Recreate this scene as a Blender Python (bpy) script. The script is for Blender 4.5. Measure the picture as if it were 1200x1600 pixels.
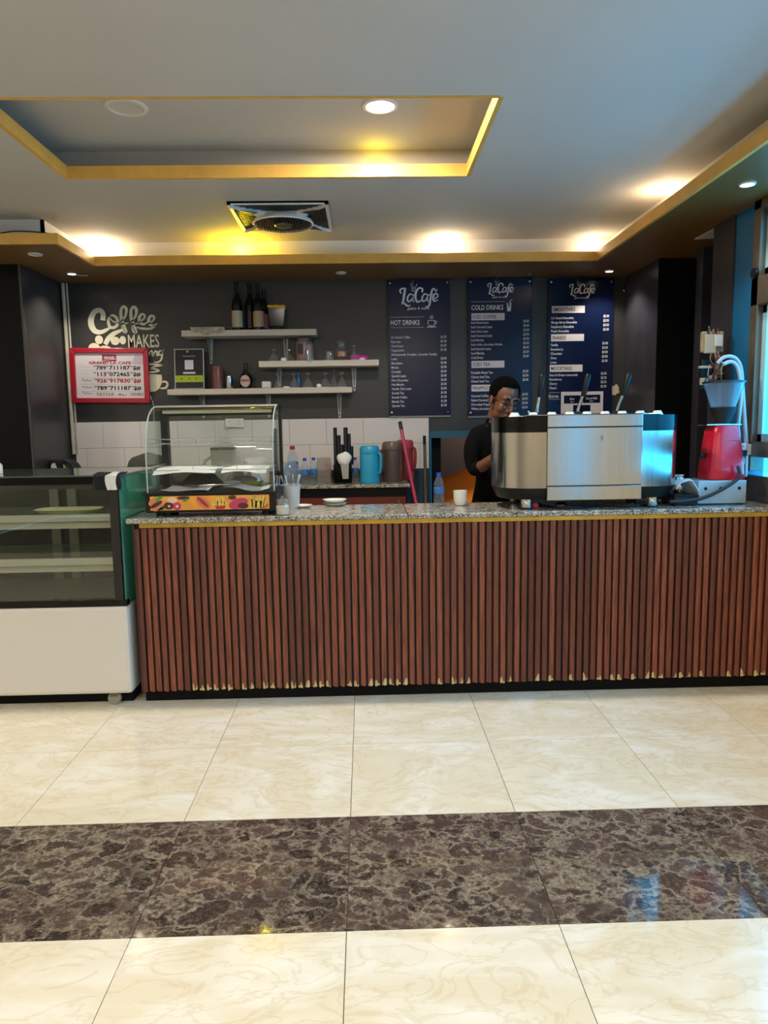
import bpy, bmesh, math, random
from mathutils import Vector, Matrix
random.seed(7)
for _o in list(bpy.data.objects):
    bpy.data.objects.remove(_o)
SC = bpy.context.scene
COL = SC.collection
PI = math.pi

# ------------------------------------------------------------------ camera
F_PX, PITCH, YAW, ROLL, CAM_H = 1138.82, 0.121545, 0.024483, -0.015399, 1.414
def _basis():
    cy, sy, cp, sp = math.cos(YAW), math.sin(YAW), math.cos(PITCH), math.sin(PITCH)
    f = Vector((sy*cp, cy*cp, -sp)); rt = Vector((cy, -sy, 0)); up = rt.cross(f)
    c, s = math.cos(ROLL), math.sin(ROLL)
    return rt*c + up*s, up*c - rt*s, f
RT, UP, FW = _basis()
cam_d = bpy.data.cameras.new('camera')
cam_d.sensor_fit = 'VERTICAL'; cam_d.sensor_height = 36.0; cam_d.sensor_width = 27.0
cam_d.lens = F_PX / 1600.0 * 36.0
cam_d.clip_start = 0.05; cam_d.clip_end = 200
cam = bpy.data.objects.new('camera', cam_d); COL.objects.link(cam)
cam.matrix_world = Matrix(((RT.x, UP.x, -FW.x, 0), (RT.y, UP.y, -FW.y, 0), (RT.z, UP.z, -FW.z, CAM_H), (0, 0, 0, 1)))
SC.camera = cam

def ray(px, py):
    return RT*((px-600)/F_PX) + UP*((800-py)/F_PX) + FW
def at(px, py, Y):                      # survey point of the photograph at real depth Y
    d = ray(px, py); return Vector((0, 0, CAM_H)) + d*(Y/d.y)
def onz(px, py, z):                     # survey point at real height z
    d = ray(px, py); return Vector((0, 0, CAM_H)) + d*((z-CAM_H)/d.z)

# ------------------------------------------------------------------ view, world
vs = SC.view_settings
vs.view_transform = 'Standard'; vs.look = 'None'; vs.gamma = 1.0; vs.use_curve_mapping = False
vs.exposure = 0.15
W = bpy.data.worlds.new('daylight'); SC.world = W; W.use_nodes = True
_bg = W.node_tree.nodes['Background']
_bg.inputs['Color'].default_value = (0.045, 0.44, 0.85, 1); _bg.inputs['Strength'].default_value = 8.5
WARM = (1.0, 0.92, 0.80)
# room dimensions (metres)
Z_SOF, Z_CEIL, Z_REC = 2.56, 2.75, 2.94      # soffit underside, ceiling, raised tray
Y_WALL = 6.05
X_R, X_L = 2.13, -5.0
Y_BACK = -4.5
REC = (-1.58, 0.585, 3.20, 4.17)             # tray opening x0 x1 y0 y1
TRO = 0.15                                   # depth of the light troughs
WINDOWS = [(1.7, 4.03), (-0.4, 0.4)]  # second window is unseen, placed to put blue on the espresso machine
SILLS = [1.12, 0.5]

def area(name, loc, rot, size, power, color, shape='DISK', size_y=None, spread=None):
    l = bpy.data.lights.new(name, 'AREA'); l.shape = shape; l.size = size
    if size_y: l.size_y = size_y
    l.energy = power; l.color = color
    if spread: l.spread = spread
    o = bpy.data.objects.new(name, l); COL.objects.link(o); o.location = loc; o.rotation_euler = rot
    return o
for (a, b), z in zip(WINDOWS, SILLS):                       # daylight portals in the window openings
    p = area('window_daylight', (X_R+0.09, (a+b)/2, (z+2.52)/2), (0, PI/2, 0), 2.50-z, 1, (1, 1, 1), 'RECTANGLE', b-a)
    p.data.cycles.is_portal = True
for (x, y) in [(-1.2, 0.3), (0.7, 0.3), (-3.4, 1.3), (-3.4, 3.6), (-1.2, -1.2), (0.9, -1.2), (-3.4, -1.2), (-1.2, -3.2), (0.9, -3.2)]:
    area('added_fill_light', (x, y, Z_CEIL-0.03), (0, 0, 0), 0.22, 24, WARM)  # unseen fill lights added under the ceiling, without fixtures

# ------------------------------------------------------------------ helpers: materials
def S(h, a=1.0):
    h = h.lstrip('#'); out = []
    for i in (0, 2, 4):
        c = int(h[i:i+2], 16)/255
        out.append(c/12.92 if c <= .04045 else ((c+.055)/1.055)**2.4)
    return (*out, a)
class NT:
    def __init__(s, name):
        s.m = bpy.data.materials.new(name); s.m.use_nodes = True; s.t = s.m.node_tree
        s.b = s.t.nodes['Principled BSDF']; s.out = s.t.nodes['Material Output']
    def n(s, typ, **kw):
        nd = s.t.nodes.new(typ)
        for k, v in kw.items():
            if k.startswith('i_'):
                key = k[2:]
                key = int(key) if key.isdigit() else key.replace('_', ' ')
                nd.inputs[key].default_value = v
            else: setattr(nd, k, v)
        return nd
    def l(s, a, b): s.t.links.new(a, b)
    def ramp(s, src, stops, interp='LINEAR'):
        r = s.n('ShaderNodeValToRGB'); cr = r.color_ramp; cr.interpolation = interp
        while len(cr.elements) < len(stops): cr.elements.new(0.5)
        for e, (p, c) in zip(cr.elements, stops): e.position = p; e.color = c
        s.l(src, r.inputs[0]); return r.outputs[0]
    def mix(s, fac, a, b, mode='MIX'):
        m = s.n('ShaderNodeMix', data_type='RGBA', blend_type=mode)
        for sock, v in ((m.inputs[0], fac), (m.inputs[6], a), (m.inputs[7], b)):
            if isinstance(v, (int, float, tuple)): sock.default_value = v
            else: s.l(v, sock)
        return m.outputs[2]
    def math(s, op, a, b=0.0):
        m = s.n('ShaderNodeMath', operation=op)
        for sock, v in ((m.inputs[0], a), (m.inputs[1], b)):
            if isinstance(v, (int, float)): sock.default_value = v
            else: s.l(v, sock)
        return m.outputs[0]
    def coords(s, scale=(1, 1, 1), rand=0.0):
        tc = s.n('ShaderNodeTexCoord'); mp = s.n('ShaderNodeMapping'); mp.inputs['Scale'].default_value = scale
        src = tc.outputs['Object']
        if rand:
            oi = s.n('ShaderNodeObjectInfo'); v = s.math('MULTIPLY', oi.outputs['Random'], rand)
            c = s.n('ShaderNodeCombineXYZ'); s.l(v, c.inputs[0]); s.l(v, c.inputs[1]); s.l(s.math('MULTIPLY', v, 1.7), c.inputs[2])
            ad = s.n('ShaderNodeVectorMath', operation='ADD'); s.l(src, ad.inputs[0]); s.l(c.outputs[0], ad.inputs[1]); src = ad.outputs[0]
        s.l(src, mp.inputs[0]); return mp.outputs[0]
    def noise(s, vec, scale, detail=4, rough=.55, dist=0.0):
        n = s.n('ShaderNodeTexNoise', i_Scale=scale, i_Detail=detail, i_Roughness=rough, i_Distortion=dist); s.l(vec, n.inputs['Vector']); return n.outputs[0]
    def bump(s, h, strength=.2, dist=.01):
        b = s.n('ShaderNodeBump', i_Strength=strength, i_Distance=dist); s.l(h, b.inputs['Height']); s.l(b.outputs[0], s.b.inputs['Normal'])
def pm(name, col, rough=.5, metal=0.0, spec=.5, var=0.0, vscale=6.0, bump=0.0, bscale=60.0, coat=0.0, emit=None, estr=0.0, stretch=(1, 1, 1), rand=0.0, alpha=1.0, trans=0.0, aniso=0.0):
    t = NT(name); b = t.b; c = S(col) if isinstance(col, str) else col
    b.inputs['Base Color'].default_value = c; b.inputs['Roughness'].default_value = rough; b.inputs['Metallic'].default_value = metal
    b.inputs['Specular IOR Level'].default_value = spec; b.inputs['Coat Weight'].default_value = coat; b.inputs['Coat Roughness'].default_value = .08
    if alpha < 1: b.inputs['Alpha'].default_value = alpha
    if trans: b.inputs['Transmission Weight'].default_value = trans
    if aniso: b.inputs['Anisotropic'].default_value = aniso
    if emit: b.inputs['Emission Color'].default_value = S(emit) if isinstance(emit, str) else emit; b.inputs['Emission Strength'].default_value = estr
    if var or bump:
        v = t.coords(stretch, rand)
        if var:
            n = t.noise(v, vscale, 5, .6)
            d = tuple(x*(1-var) for x in c[:3])+(1,); h = tuple(min(1, x*(1+var)) for x in c[:3])+(1,)
            t.l(t.ramp(n, [(.3, d), (.7, h)]), b.inputs['Base Color'])
        if bump: t.bump(t.noise(v, bscale, 4), bump, .004)
    return t.m
def thin_glass(name, tint=(1, 1, 1), ior=1.5, rough=0.0, body=0.0, bodycol=(1, 1, 1)):
    t = NT(name); t.t.nodes.remove(t.b)
    tr = t.n('ShaderNodeBsdfTransparent'); tr.inputs[0].default_value = (*tint, 1)
    gl = t.n('ShaderNodeBsdfGlossy', i_Roughness=rough); gl.inputs[0].default_value = (1, 1, 1, 1)
    lw = t.n('ShaderNodeLayerWeight', i_Blend=.5); mx = t.n('ShaderNodeMixShader'); f0 = ((ior-1)/(ior+1))**2
    fr = t.math('ADD', t.math('MULTIPLY', t.math('POWER', lw.outputs['Facing'], 5.0), 1-f0), f0)
    src = tr.outputs[0]
    if body:
        df = t.n('ShaderNodeBsdfTranslucent'); df.inputs[0].default_value = (*bodycol, 1); d2 = t.n('ShaderNodeBsdfDiffuse'); d2.inputs[0].default_value = (*bodycol, 1)
        a = t.n('ShaderNodeMixShader'); a.inputs[0].default_value = .5; t.l(df.outputs[0], a.inputs[1]); t.l(d2.outputs[0], a.inputs[2])
        m2 = t.n('ShaderNodeMixShader'); m2.inputs[0].default_value = body; t.l(src, m2.inputs[1]); t.l(a.outputs[0], m2.inputs[2]); src = m2.outputs[0]
    t.l(fr, mx.inputs[0]); t.l(src, mx.inputs[1]); t.l(gl.outputs[0], mx.inputs[2]); t.l(mx.outputs[0], t.out.inputs[0])
    return t.m

# ------------------------------------------------------------------ helpers: geometry
class MB:
    def __init__(s): s.v = []; s.f = []; s.mi = []; s.cur = 0
    def add(s, vs, fs):
        o = len(s.v); s.v += [tuple(v) for v in vs]; s.f += [tuple(i+o for i in f) for f in fs]; s.mi += [s.cur]*len(fs); return s
    def slot(s, i): s.cur = i; return s
    def box(s, x0, x1, y0, y1, z0, z1):
        return s.add([(x, y, z) for z in (z0, z1) for y in (y0, y1) for x in (x0, x1)],
                     [(0, 2, 3, 1), (4, 5, 7, 6), (0, 1, 5, 4), (2, 6, 7, 3), (0, 4, 6, 2), (1, 3, 7, 5)])
    def hexa(s, p):      # eight corners, ordered as in box
        return s.add(p, [(0, 2, 3, 1), (4, 5, 7, 6), (0, 1, 5, 4), (2, 6, 7, 3), (0, 4, 6, 2), (1, 3, 7, 5)])
    def lathe(s, prof, n=24, c=(0, 0, 0), axis='z', sx=1.0, sy=1.0, a0=0.0):
        vs, fs = [], []; k = len(prof)
        for i in range(n):
            a = a0+2*PI*i/n; ca, sa = math.cos(a)*sx, math.sin(a)*sy
            for r, z in prof:
                p = (r*ca, r*sa, z)
                if axis == 'x': p = (p[2], p[0], p[1])
                elif axis == 'y': p = (p[0], -p[2], p[1])
                vs.append((p[0]+c[0], p[1]+c[1], p[2]+c[2]))
        for i in range(n):
            j = (i+1) % n
            for q in range(k-1):
                fs.append((i*k+q, j*k+q, j*k+q+1, i*k+q+1))
        for q in (0, k-1):
            if prof[q][0] > 1e-6:
                ring = [i*k+q for i in range(n)]
                fs.append(tuple(ring[::-1]) if q == 0 else tuple(ring))
        return s.add(vs, fs)
    def cyl(s, c, r, z0, z1, n=20, axis='z', bev=0.0):
        if bev: pr = [(r-bev, z0), (r, z0+bev), (r, z1-bev), (r-bev, z1)]
        else: pr = [(r, z0), (r, z1)]
        return s.lathe(pr, n, c, axis)
    def tube(s, pts, r, n=8, closed=False):
        P = [Vector(p) for p in pts]; k = len(P); R = r if isinstance(r, (list, tuple)) else [r]*k
        vs, fs = [], []; prev = None
        for i in range(k):
            if closed: t = P[(i+1) % k]-P[i-1]
            else: t = P[min(i+1, k-1)]-P[max(i-1, 0)]
            t.normalize()
            if prev is None:
                a = Vector((0, 0, 1)) if abs(t.z) < .9 else Vector((1, 0, 0)); u = t.cross(a).normalized()
            else:
                u = prev-t*prev.dot(t); u.normalize()
            prev = u; w = t.cross(u)
            for q in range(n):
                an = 2*PI*q/n; vs.append(P[i]+(u*math.cos(an)+w*math.sin(an))*R[i])
        for i in range(k if closed else k-1):
            j = (i+1) % k
            for q in range(n):
                fs.append((i*n+q, i*n+(q+1) % n, j*n+(q+1) % n, j*n+q))
        if not closed:
            fs.append(tuple(range(n))[::-1]); fs.append(tuple((k-1)*n+q for q in range(n)))
        return s.add(vs, fs)
    def prism(s, outline, y0, y1):       # outline in (x, z), extruded along y
        n = len(outline)
        vs = [(x, y0, z) for x, z in outline]+[(x, y1, z) for x, z in outline]
        return s.add(vs, [tuple(range(n)), tuple(range(2*n-1, n-1, -1))]+[(i, i+n, (i+1) % n+n, (i+1) % n) for i in range(n)])
    def prism_x(s, outline, x0, x1):     # outline in (y, z), extruded along x
        n = len(outline)
        vs = [(x0, y, z) for y, z in outline]+[(x1, y, z) for y, z in outline]
        return s.add(vs, [tuple(range(n))[::-1], tuple(range(n, 2*n))]+[(i, (i+1) % n, (i+1) % n+n, i+n) for i in range(n)])
    def prism_z(s, outline, z0, z1):     # outline in (x, y), extruded along z
        n = len(outline)
        vs = [(x, y, z0) for x, y in outline]+[(x, y, z1) for x, y in outline]
        return s.add(vs, [tuple(range(n))[::-1], tuple(range(n, 2*n))]+[(i, (i+1) % n, (i+1) % n+n, i+n) for i in range(n)])
    def sheet(s, grid, t=0.0):           # grid of points -> surface, with thickness t downwards
        r, c = len(grid), len(grid[0]); vs = [p for row in grid for p in row]; fs = []
        for i in range(r-1):
            for j in range(c-1): fs.append((i*c+j, i*c+j+1, (i+1)*c+j+1, (i+1)*c+j))
        if t:
            o = len(vs); vs = vs+[(p[0], p[1], p[2]-t) for p in vs]; fs += [tuple(q+o for q in f[::-1]) for f in fs]
            edge = [j for j in range(c)]+[i*c+c-1 for i in range(1, r)]+[(r-1)*c+j for j in range(c-2, -1, -1)]+[i*c for i in range(r-2, 0, -1)]
            for a, b in zip(edge, edge[1:]+edge[:1]): fs.append((a, a+o, b+o, b))
        return s.add(vs, fs)
    def ribbon(s, pts, w, y=0.0, th=0.0, sub=6):   # flat brush stroke in the xz plane
        P = smooth(pts, sub); n = len(P)
        if isinstance(w, (int, float)): Wd = [w]*n
        else:
            Wd = [];
            for i in range(n):
                q = i/(n-1)*(len(w)-1); a = int(min(q, len(w)-2)); Wd.append(w[a]+(w[a+1]-w[a])*(q-a))
        L, Rr = [], []
        for i in range(n):
            a, b = P[max(i-1, 0)], P[min(i+1, n-1)]; dx, dz = b[0]-a[0], b[1]-a[1]; d = math.hypot(dx, dz) or 1
            nx, nz = -dz/d, dx/d; h = Wd[i]/2
            L.append((P[i][0]+nx*h, y, P[i][1]+nz*h)); Rr.append((P[i][0]-nx*h, y, P[i][1]-nz*h))
        vs = L+Rr; fs = [(i, i+n, i+n+1, i+1) for i in range(n-1)]
        if th:
            o = len(vs); vs = vs+[(p[0], p[1]+th, p[2]) for p in vs]
            for i in range(n-1): fs += [(i, i+1, i+1+o, i+o), (i+n, i+n+o, i+n+1+o, i+n+1)]
        return s.add(vs, fs)
    def disc(s, cx, cz, rx, rz=None, y=0.0, n=20, rot=0.0):
        rz = rz or rx; c, sn = math.cos(rot), math.sin(rot); vs = []
        for i in range(n):
            a = 2*PI*i/n; u, v = rx*math.cos(a), rz*math.sin(a); vs.append((cx+u*c-v*sn, y, cz+u*sn+v*c))
        return s.add(vs, [tuple(range(n))])
    def rect(s, x0, x1, z0, z1, y=0.0): return s.add([(x0, y, z0), (x1, y, z0), (x1, y, z1), (x0, y, z1)], [(0, 1, 2, 3)])
    def poly(s, pts, y=0.0): return s.add([(x, y, z) for x, z in pts], [tuple(range(len(pts)))])
    def ico(s, c, r, sub=2, sc=(1, 1, 1)):
        bm = bmesh.new(); bmesh.ops.create_icosphere(bm, subdivisions=sub, radius=1); bm.verts.ensure_lookup_table()
        vs = [(c[0]+v.co.x*r*sc[0], c[1]+v.co.y*r*sc[1], c[2]+v.co.z*r*sc[2]) for v in bm.verts]; fs = [tuple(v.index for v in f.verts) for f in bm.faces]; bm.free()
        return s.add(vs, fs)
    def xf(s, M):
        s.v = [tuple(M @ Vector(v)) for v in s.v]; return s
    def mesh(s, name, mats, smooth_ang=None):
        me = bpy.data.meshes.new(name); me.from_pydata(s.v, [], s.f)
        for m in (mats if isinstance(mats, (list, tuple)) else [mats]): me.materials.append(m)
        if any(s.mi):
            for p, i in zip(me.polygons, s.mi): p.material_index = i
        if smooth_ang is not None:
            me.polygons.foreach_set('use_smooth', [True]*len(me.polygons))
            me.set_sharp_from_angle(angle=math.radians(smooth_ang))
        me.update(); return me
def smooth(pts, sub=6, closed=False):
    if len(pts) < 3: 
        a, b = pts[0], pts[-1]; return [tuple(a[k]+(b[k]-a[k])*i/sub for k in range(len(a))) for i in range(sub+1)]
    out = []; n = len(pts)
    for i in range(n if closed else n-1):
        p0 = pts[i-1] if (i > 0 or closed) else pts[0]; p1 = pts[i]; p2 = pts[(i+1) % n]; p3 = pts[(i+2) % n] if (closed or i+2 < n) else pts[-1]
        for q in range(sub):
            t = q/sub
            out.append(tuple(.5*(2*p1[k]+(p2[k]-p0[k])*t+(2*p0[k]-5*p1[k]+4*p2[k]-p3[k])*t*t+(3*p1[k]-p0[k]-3*p2[k]+p3[k])*t**3) for k in range(len(p1))))
    if not closed: out.append(tuple(pts[-1]))
    return out
def link(name, me, parent=None, loc=None):
    o = bpy.data.objects.new(name, me); COL.objects.link(o)
    if parent is not None: o.parent = parent
    if loc is not None: o.location = loc
    return o
def part(name, mb, mat, parent=None, sm=None, bev=0.0, loc=None, label=None, kind=None):
    o = link(name, mb.mesh(name, mat, sm), parent, loc)
    if bev:
        b = o.modifiers.new('bevel', 'BEVEL'); b.width = bev; b.segments = 2; b.limit_method = 'ANGLE'; b.angle_limit = math.radians(40)
    if label: o['label'] = label
    if kind: o['kind'] = kind
    return o
def tag(o, label, cat, group=None):
    o['label'] = label; o['category'] = cat
    if group: o['group'] = group
    return o
def thing(name, label, cat, loc=(0, 0, 0), rz=0.0, group=None):
    o = bpy.data.objects.new(name, None); COL.objects.link(o); o.empty_display_size = .05
    o.location = loc; o.rotation_euler = (0, 0, rz); return tag(o, label, cat, group)
def struct(name, mb, mat, parent=None, sm=None, bev=0.0, loc=None):
    o = part(name, mb, mat, parent, sm, bev, loc)
    if parent is None: o['kind'] = 'structure'
    return o
def dup(root, loc, rz=None, label=None, group=None):
    def cp(o, par):
        c = o.copy(); COL.objects.link(c); c.parent = par
        for ch in o.children: cp(ch, c)
        return c
    r = cp(root, None); r.location = loc
    if rz is not None: r.rotation_euler = (0, 0, rz)
    if label: r['label'] = label
    if group: r['group'] = group
    return r
_tc = {}
def text_geo(body, bold=0.0):
    k = (body, bold)
    if k not in _tc:
        cu = bpy.data.curves.new('t', 'FONT'); cu.body = body; cu.resolution_u = 2; cu.offset = bold; cu.fill_mode = 'FRONT'
        ob = bpy.data.objects.new('t', cu); COL.objects.link(ob)
        dg = bpy.context.evaluated_depsgraph_get(); ev = ob.evaluated_get(dg); me = ev.to_mesh()
        _tc[k] = ([(v.co.x, v.co.y) for v in me.vertices], [tuple(p.vertices) for p in me.polygons])
        ev.to_mesh_clear(); bpy.data.objects.remove(ob); bpy.data.curves.remove(cu)
    return _tc[k]
def text(mb, body, x, z, h, y=0.0, align='l', width=None, sx=1.0, bold=0.0, shear=0.0):
    # h = cap height; text baseline at z
    vs, fs = text_geo(body, bold)
    if not vs: return
    s = h/0.727; x0 = min(v[0] for v in vs); x1 = max(v[0] for v in vs)
    kx = s*sx if width is None else width/(x1-x0)
    off = {'l': -x0*kx, 'r': -x1*kx, 'c': -(x0+x1)/2*kx}[align]
    mb.add([(x+off+v[0]*kx+v[1]*s*shear, y, z+v[1]*s) for v in vs], fs)

# ------------------------------------------------------------------ materials of the room
def m_cream_marble():
    t = NT('cream_marble_tile'); v = t.coords((1, 1, 1), 40.0)
    sv = t.coords((1.0, 1.9, 1), 40.0); n1 = t.noise(sv, 1.9, 6, .55, 1.4); n2 = t.noise(sv, 3.6, 5, .58, 1.8)
    base = t.ramp(n1, [(.25, S('#efe6ce')), (.44, S('#e8dcc0')), (.6, S('#f1ead8')), (.8, S('#f8f5ec'))])
    vein = t.ramp(n2, [(.455, (0, 0, 0, 1)), (.5, (1, 1, 1, 1)), (.53, (0, 0, 0, 1))])
    c = t.mix(t.math('MULTIPLY', vein, .38), base, S('#d3be90'))
    t.l(c, t.b.inputs['Base Color']); t.b.inputs['Roughness'].default_value = .09; t.b.inputs['Specular IOR Level'].default_value = .55
    return t.m
def m_dark_marble():
    t = NT('dark_brown_marble_tile'); v = t.coords((1, 1, 1), 40.0)
    def warp(src, sc, amt, det=5.0):
        nw = t.n('ShaderNodeTexNoise', i_Scale=sc, i_Detail=det, i_Roughness=.62); t.l(src, nw.inputs['Vector'])
        sb = t.n('ShaderNodeVectorMath', operation='SUBTRACT'); t.l(nw.outputs['Color'], sb.inputs[0]); sb.inputs[1].default_value = (.5, .5, .5)
        sc_ = t.n('ShaderNodeVectorMath', operation='SCALE'); t.l(sb.outputs[0], sc_.inputs[0]); sc_.inputs['Scale'].default_value = amt
        ad = t.n('ShaderNodeVectorMath', operation='ADD'); t.l(src, ad.inputs[0]); t.l(sc_.outputs[0], ad.inputs[1]); return ad.outputs[0]
    st = t.n('ShaderNodeMapping'); t.l(v, st.inputs[0]); st.inputs['Rotation'].default_value = (0, 0, .5); st.inputs['Scale'].default_value = (.9, 1.1, 1)
    w1 = warp(st.outputs[0], 9.0, .20)
    def edge(scale, src):
        n = t.n('ShaderNodeTexVoronoi', feature='DISTANCE_TO_EDGE', i_Scale=scale, i_Randomness=1.0); t.l(src, n.inputs['Vector']); return n.outputs['Distance']
    vc = t.n('ShaderNodeTexVoronoi', feature='F1', i_Scale=13.0); t.l(w1, vc.inputs['Vector'])
    sp = t.n('ShaderNodeSeparateColor'); t.l(vc.outputs['Color'], sp.inputs[0])
    frag = t.ramp(sp.outputs[0], [(0, S('#191517')), (.16, S('#2a2221')), (.3, S('#3a2e2a')), (.7, S('#4b3c37')), (1, S('#5c4b42'))])
    frag = t.mix(.4, frag, t.ramp(t.noise(v, 60, 6, .75), [(.32, S('#2b2221')), (.68, S('#6a584e'))]))
    n3 = t.noise(w1, 6.0, 8, .72)
    cloud = t.ramp(t.noise(warp(v, 20.0, .08), 17.0, 8, .74), [(.53, (0, 0, 0, 1)), (.58, (1, 1, 1, 1))])
    e1 = t.ramp(edge(13.0, w1), [(0, (1, 1, 1, 1)), (.05, (.7, .7, .7, 1)), (.13, (0, 0, 0, 1))])
    e2 = t.ramp(edge(36.0, w1), [(0, (1, 1, 1, 1)), (.035, (0, 0, 0, 1))])
    mat = t.ramp(t.noise(v, 80, 5, .75), [(.3, S('#6f6050')), (.5, S('#9c8d78')), (.72, S('#cabda6'))])
    k = t.math('MAXIMUM', t.math('MULTIPLY', e1, t.ramp(n3, [(.38, (.15, .15, .15, 1)), (.55, (1, 1, 1, 1))])), t.math('MULTIPLY', cloud, t.ramp(sp.outputs[1], [(.25, (.1, .1, .1, 1)), (.5, (.75, .75, .75, 1))])))
    k = t.math('MAXIMUM', k, t.math('MULTIPLY', e2, t.ramp(n3, [(.40, (.12, .12, .12, 1)), (.6, (.85, .85, .85, 1))])))
    t.l(t.mix(t.math('MULTIPLY', k, .88), frag, mat), t.b.inputs['Base Color']); t.b.inputs['Roughness'].default_value = .06
    return t.m
def m_wood():
    t = NT('red_brown_wood'); v = t.coords((18, 18, 1.0), 30.0)
    oi = t.n('ShaderNodeObjectInfo'); g = t.noise(v, 4.0, 6, .65, .6)
    c = t.ramp(g, [(.28, S('#4e2216')), (.5, S('#82432d')), (.72, S('#a15a3f'))])
    c2 = t.mix(t.math('MULTIPLY', t.math('POWER', oi.outputs['Random'], 1.6), .8), c, S('#4a2016'))
    t.l(c2, t.b.inputs['Base Color']); t.b.inputs['Roughness'].default_value = .42; t.bump(g, .12, .002); return t.m
def m_granite(name, a='#4d4840', b='#a89c88', c='#d4ccbc', rough=.12):
    t = NT(name); v = t.coords(); n = t.n('ShaderNodeTexVoronoi', feature='F1', i_Scale=170.0); t.l(v, n.inputs['Vector'])
    sp = t.n('ShaderNodeSeparateColor'); t.l(n.outputs['Color'], sp.inputs[0])
    k = t.ramp(sp.outputs[0], [(0, S('#1d1b1a')), (.22, S(a)), (.45, S(b)), (.8, S(c))], 'CONSTANT')
    t.l(t.mix(.35, k, t.ramp(t.noise(v, 20, 4), [(.35, S(a)), (.65, S(c))])), t.b.inputs['Base Color']); t.b.inputs['Roughness'].default_value = rough; return t.m
def m_steel():
    t = NT('brushed_steel'); v = t.coords((160, 160, 1.0)); g = t.noise(v, 3, 3, .6)
    t.b.inputs['Metallic'].default_value = 1; t.l(t.ramp(g, [(.3, S('#b5b2aa')), (.7, S('#c4c1b9'))]), t.b.inputs['Base Color'])
    t.l(t.ramp(g, [(.3, (.15, .15, .15, 1)), (.7, (.2, .2, .2, 1))]), t.b.inputs['Roughness']); return t.m
M = dict(
    cream=m_cream_marble(), darkm=m_dark_marble(), wood=m_wood(), steel=m_steel(),
    granite=m_granite('speckled_granite'), granite_d=m_granite('dark_granite', '#2a2622', '#4a433a', '#6b6255', .3),
    grout=pm('grout', '#5d554a', .9), mdf=pm('raw_fibreboard', '#d8bd86', .85, var=.2, vscale=60),
    ceil=pm('ceiling_paint', '#b9b3a8', .85, var=.03, vscale=1.5), white_r=pm('trough_paint', '#e4dfd4', .8),
    gold=pm('gold_paint', '#d3a24a', .5, var=.1, vscale=9), brown=pm('soffit_paint', '#74562c', .38, var=.06, vscale=3),
    wall=pm('charcoal_paint', '#313130', .36, var=.12, vscale=2.5, bump=.12, bscale=9),
    wall_r=pm('charcoal_gloss_paint', '#36343a', .3, var=.15, vscale=3, bump=.5, bscale=7),
    black_w=pm('black_paint', '#030303', .7, spec=.2), blue_w=pm('dark_blue_paint', '#17384a', .5, var=.15), blue_p=pm('bright_blue_paint', '#0f6494', .45, var=.1),
    cream_w=pm('cream_wall_paint', '#d9cfba', .8), wtile=pm('white_wall_tile', '#dfd6d0', .16, var=.03, vscale=3, rand=20),
    orange=pm('orange_paint', '#d9861e', .7, var=.06), dbrown=pm('passage_shade_brown', '#1f0f07', .6, var=.15),
    conduit=pm('cream_conduit', '#b9b09a', .55, var=.15, vscale=12), black=pm('black_plastic', '#070708', .4, spec=.35), blackg=pm('gloss_black', '#030304', .18, spec=.3),
    white=pm('white_enamel', '#d5cfc5', .35), whitep=pm('white_plastic', '#e2ded4', .4), ceramic=pm('white_ceramic', '#f0ebdd', .15, coat=.3),
    paper=pm('white_paper', '#e9e6e2', .85, var=.03, vscale=14), brass=pm('brass_strip', '#c4a650', .28, metal=1.0, var=.2, vscale=9),
    chrome=pm('chrome', '#d8d8d6', .12, metal=1.0), alu=pm('window_aluminium', '#6f665a', .4, metal=.6, var=.15),
    glass=thin_glass('clear_glass', (.96, .98, .97), 1.45), glass_g=thin_glass('green_edge_glass', (.42, .8, .68), 1.5, 0, .30, (.25, .75, .6)),
    glassw=thin_glass('drinking_glass', (.92, .93, .93), 1.9, .03, .10, (.9, .9, .88)), winglass=thin_glass('window_glass', (.75, .95, 1.0), 1.45),
    dglass=thin_glass('display_glass', (.95, .98, .97), 1.45),
    sash=pm('daylight_tinted_sash', '#9fd0dc', .4), shelf=pm('shelf_laminate', '#cdbfae', .5, var=.06, vscale=8, stretch=(1, 8, 8)), bracket=pm('galvanised_bracket', '#9a9b98', .4, metal=.7),  # sash blue holds the daylight tint in its colour
    lampw=pm('lamp_lens', '#ffffff', .4, emit=(1, .93, .82, 1), estr=14.0), lamp_off=pm('lamp_lens_off', '#c9bfae', .5),
    bulb=pm('bulb_glow', '#ffffff', .4, emit=(1, .88, .66, 1), estr=30.0), bulb_y=pm('bulb_yellow_glow', '#ffee66', .4, emit=(1, .8, .02, 1), estr=20.0),
)

# ------------------------------------------------------------------ floor
T0X, T0Y, TS = -0.0771, 3.0908, 0.6
fl = struct('floor', MB().box(X_L, X_R+.6, Y_BACK, 8.2, -.03, -.006), M['grout'])
_tm = MB().box(-.2988, .2988, -.2988, .2988, -.012, 0)
tm_c = _tm.mesh('floor_tile', M['cream']); tm_d = _tm.mesh('floor_tile_dark', M['darkm'])
for j in range(-3, 8):
    for i in range(-8, 4):
        y = T0Y+.3-TS*j; x = T0X+.3+TS*i
        if x > X_R-.1: continue
        o = link('floor_tile', tm_d if j == 2 else tm_c, fl, (x, y, 0))
        if random.random() < .5: o.rotation_euler.z = PI

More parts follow.
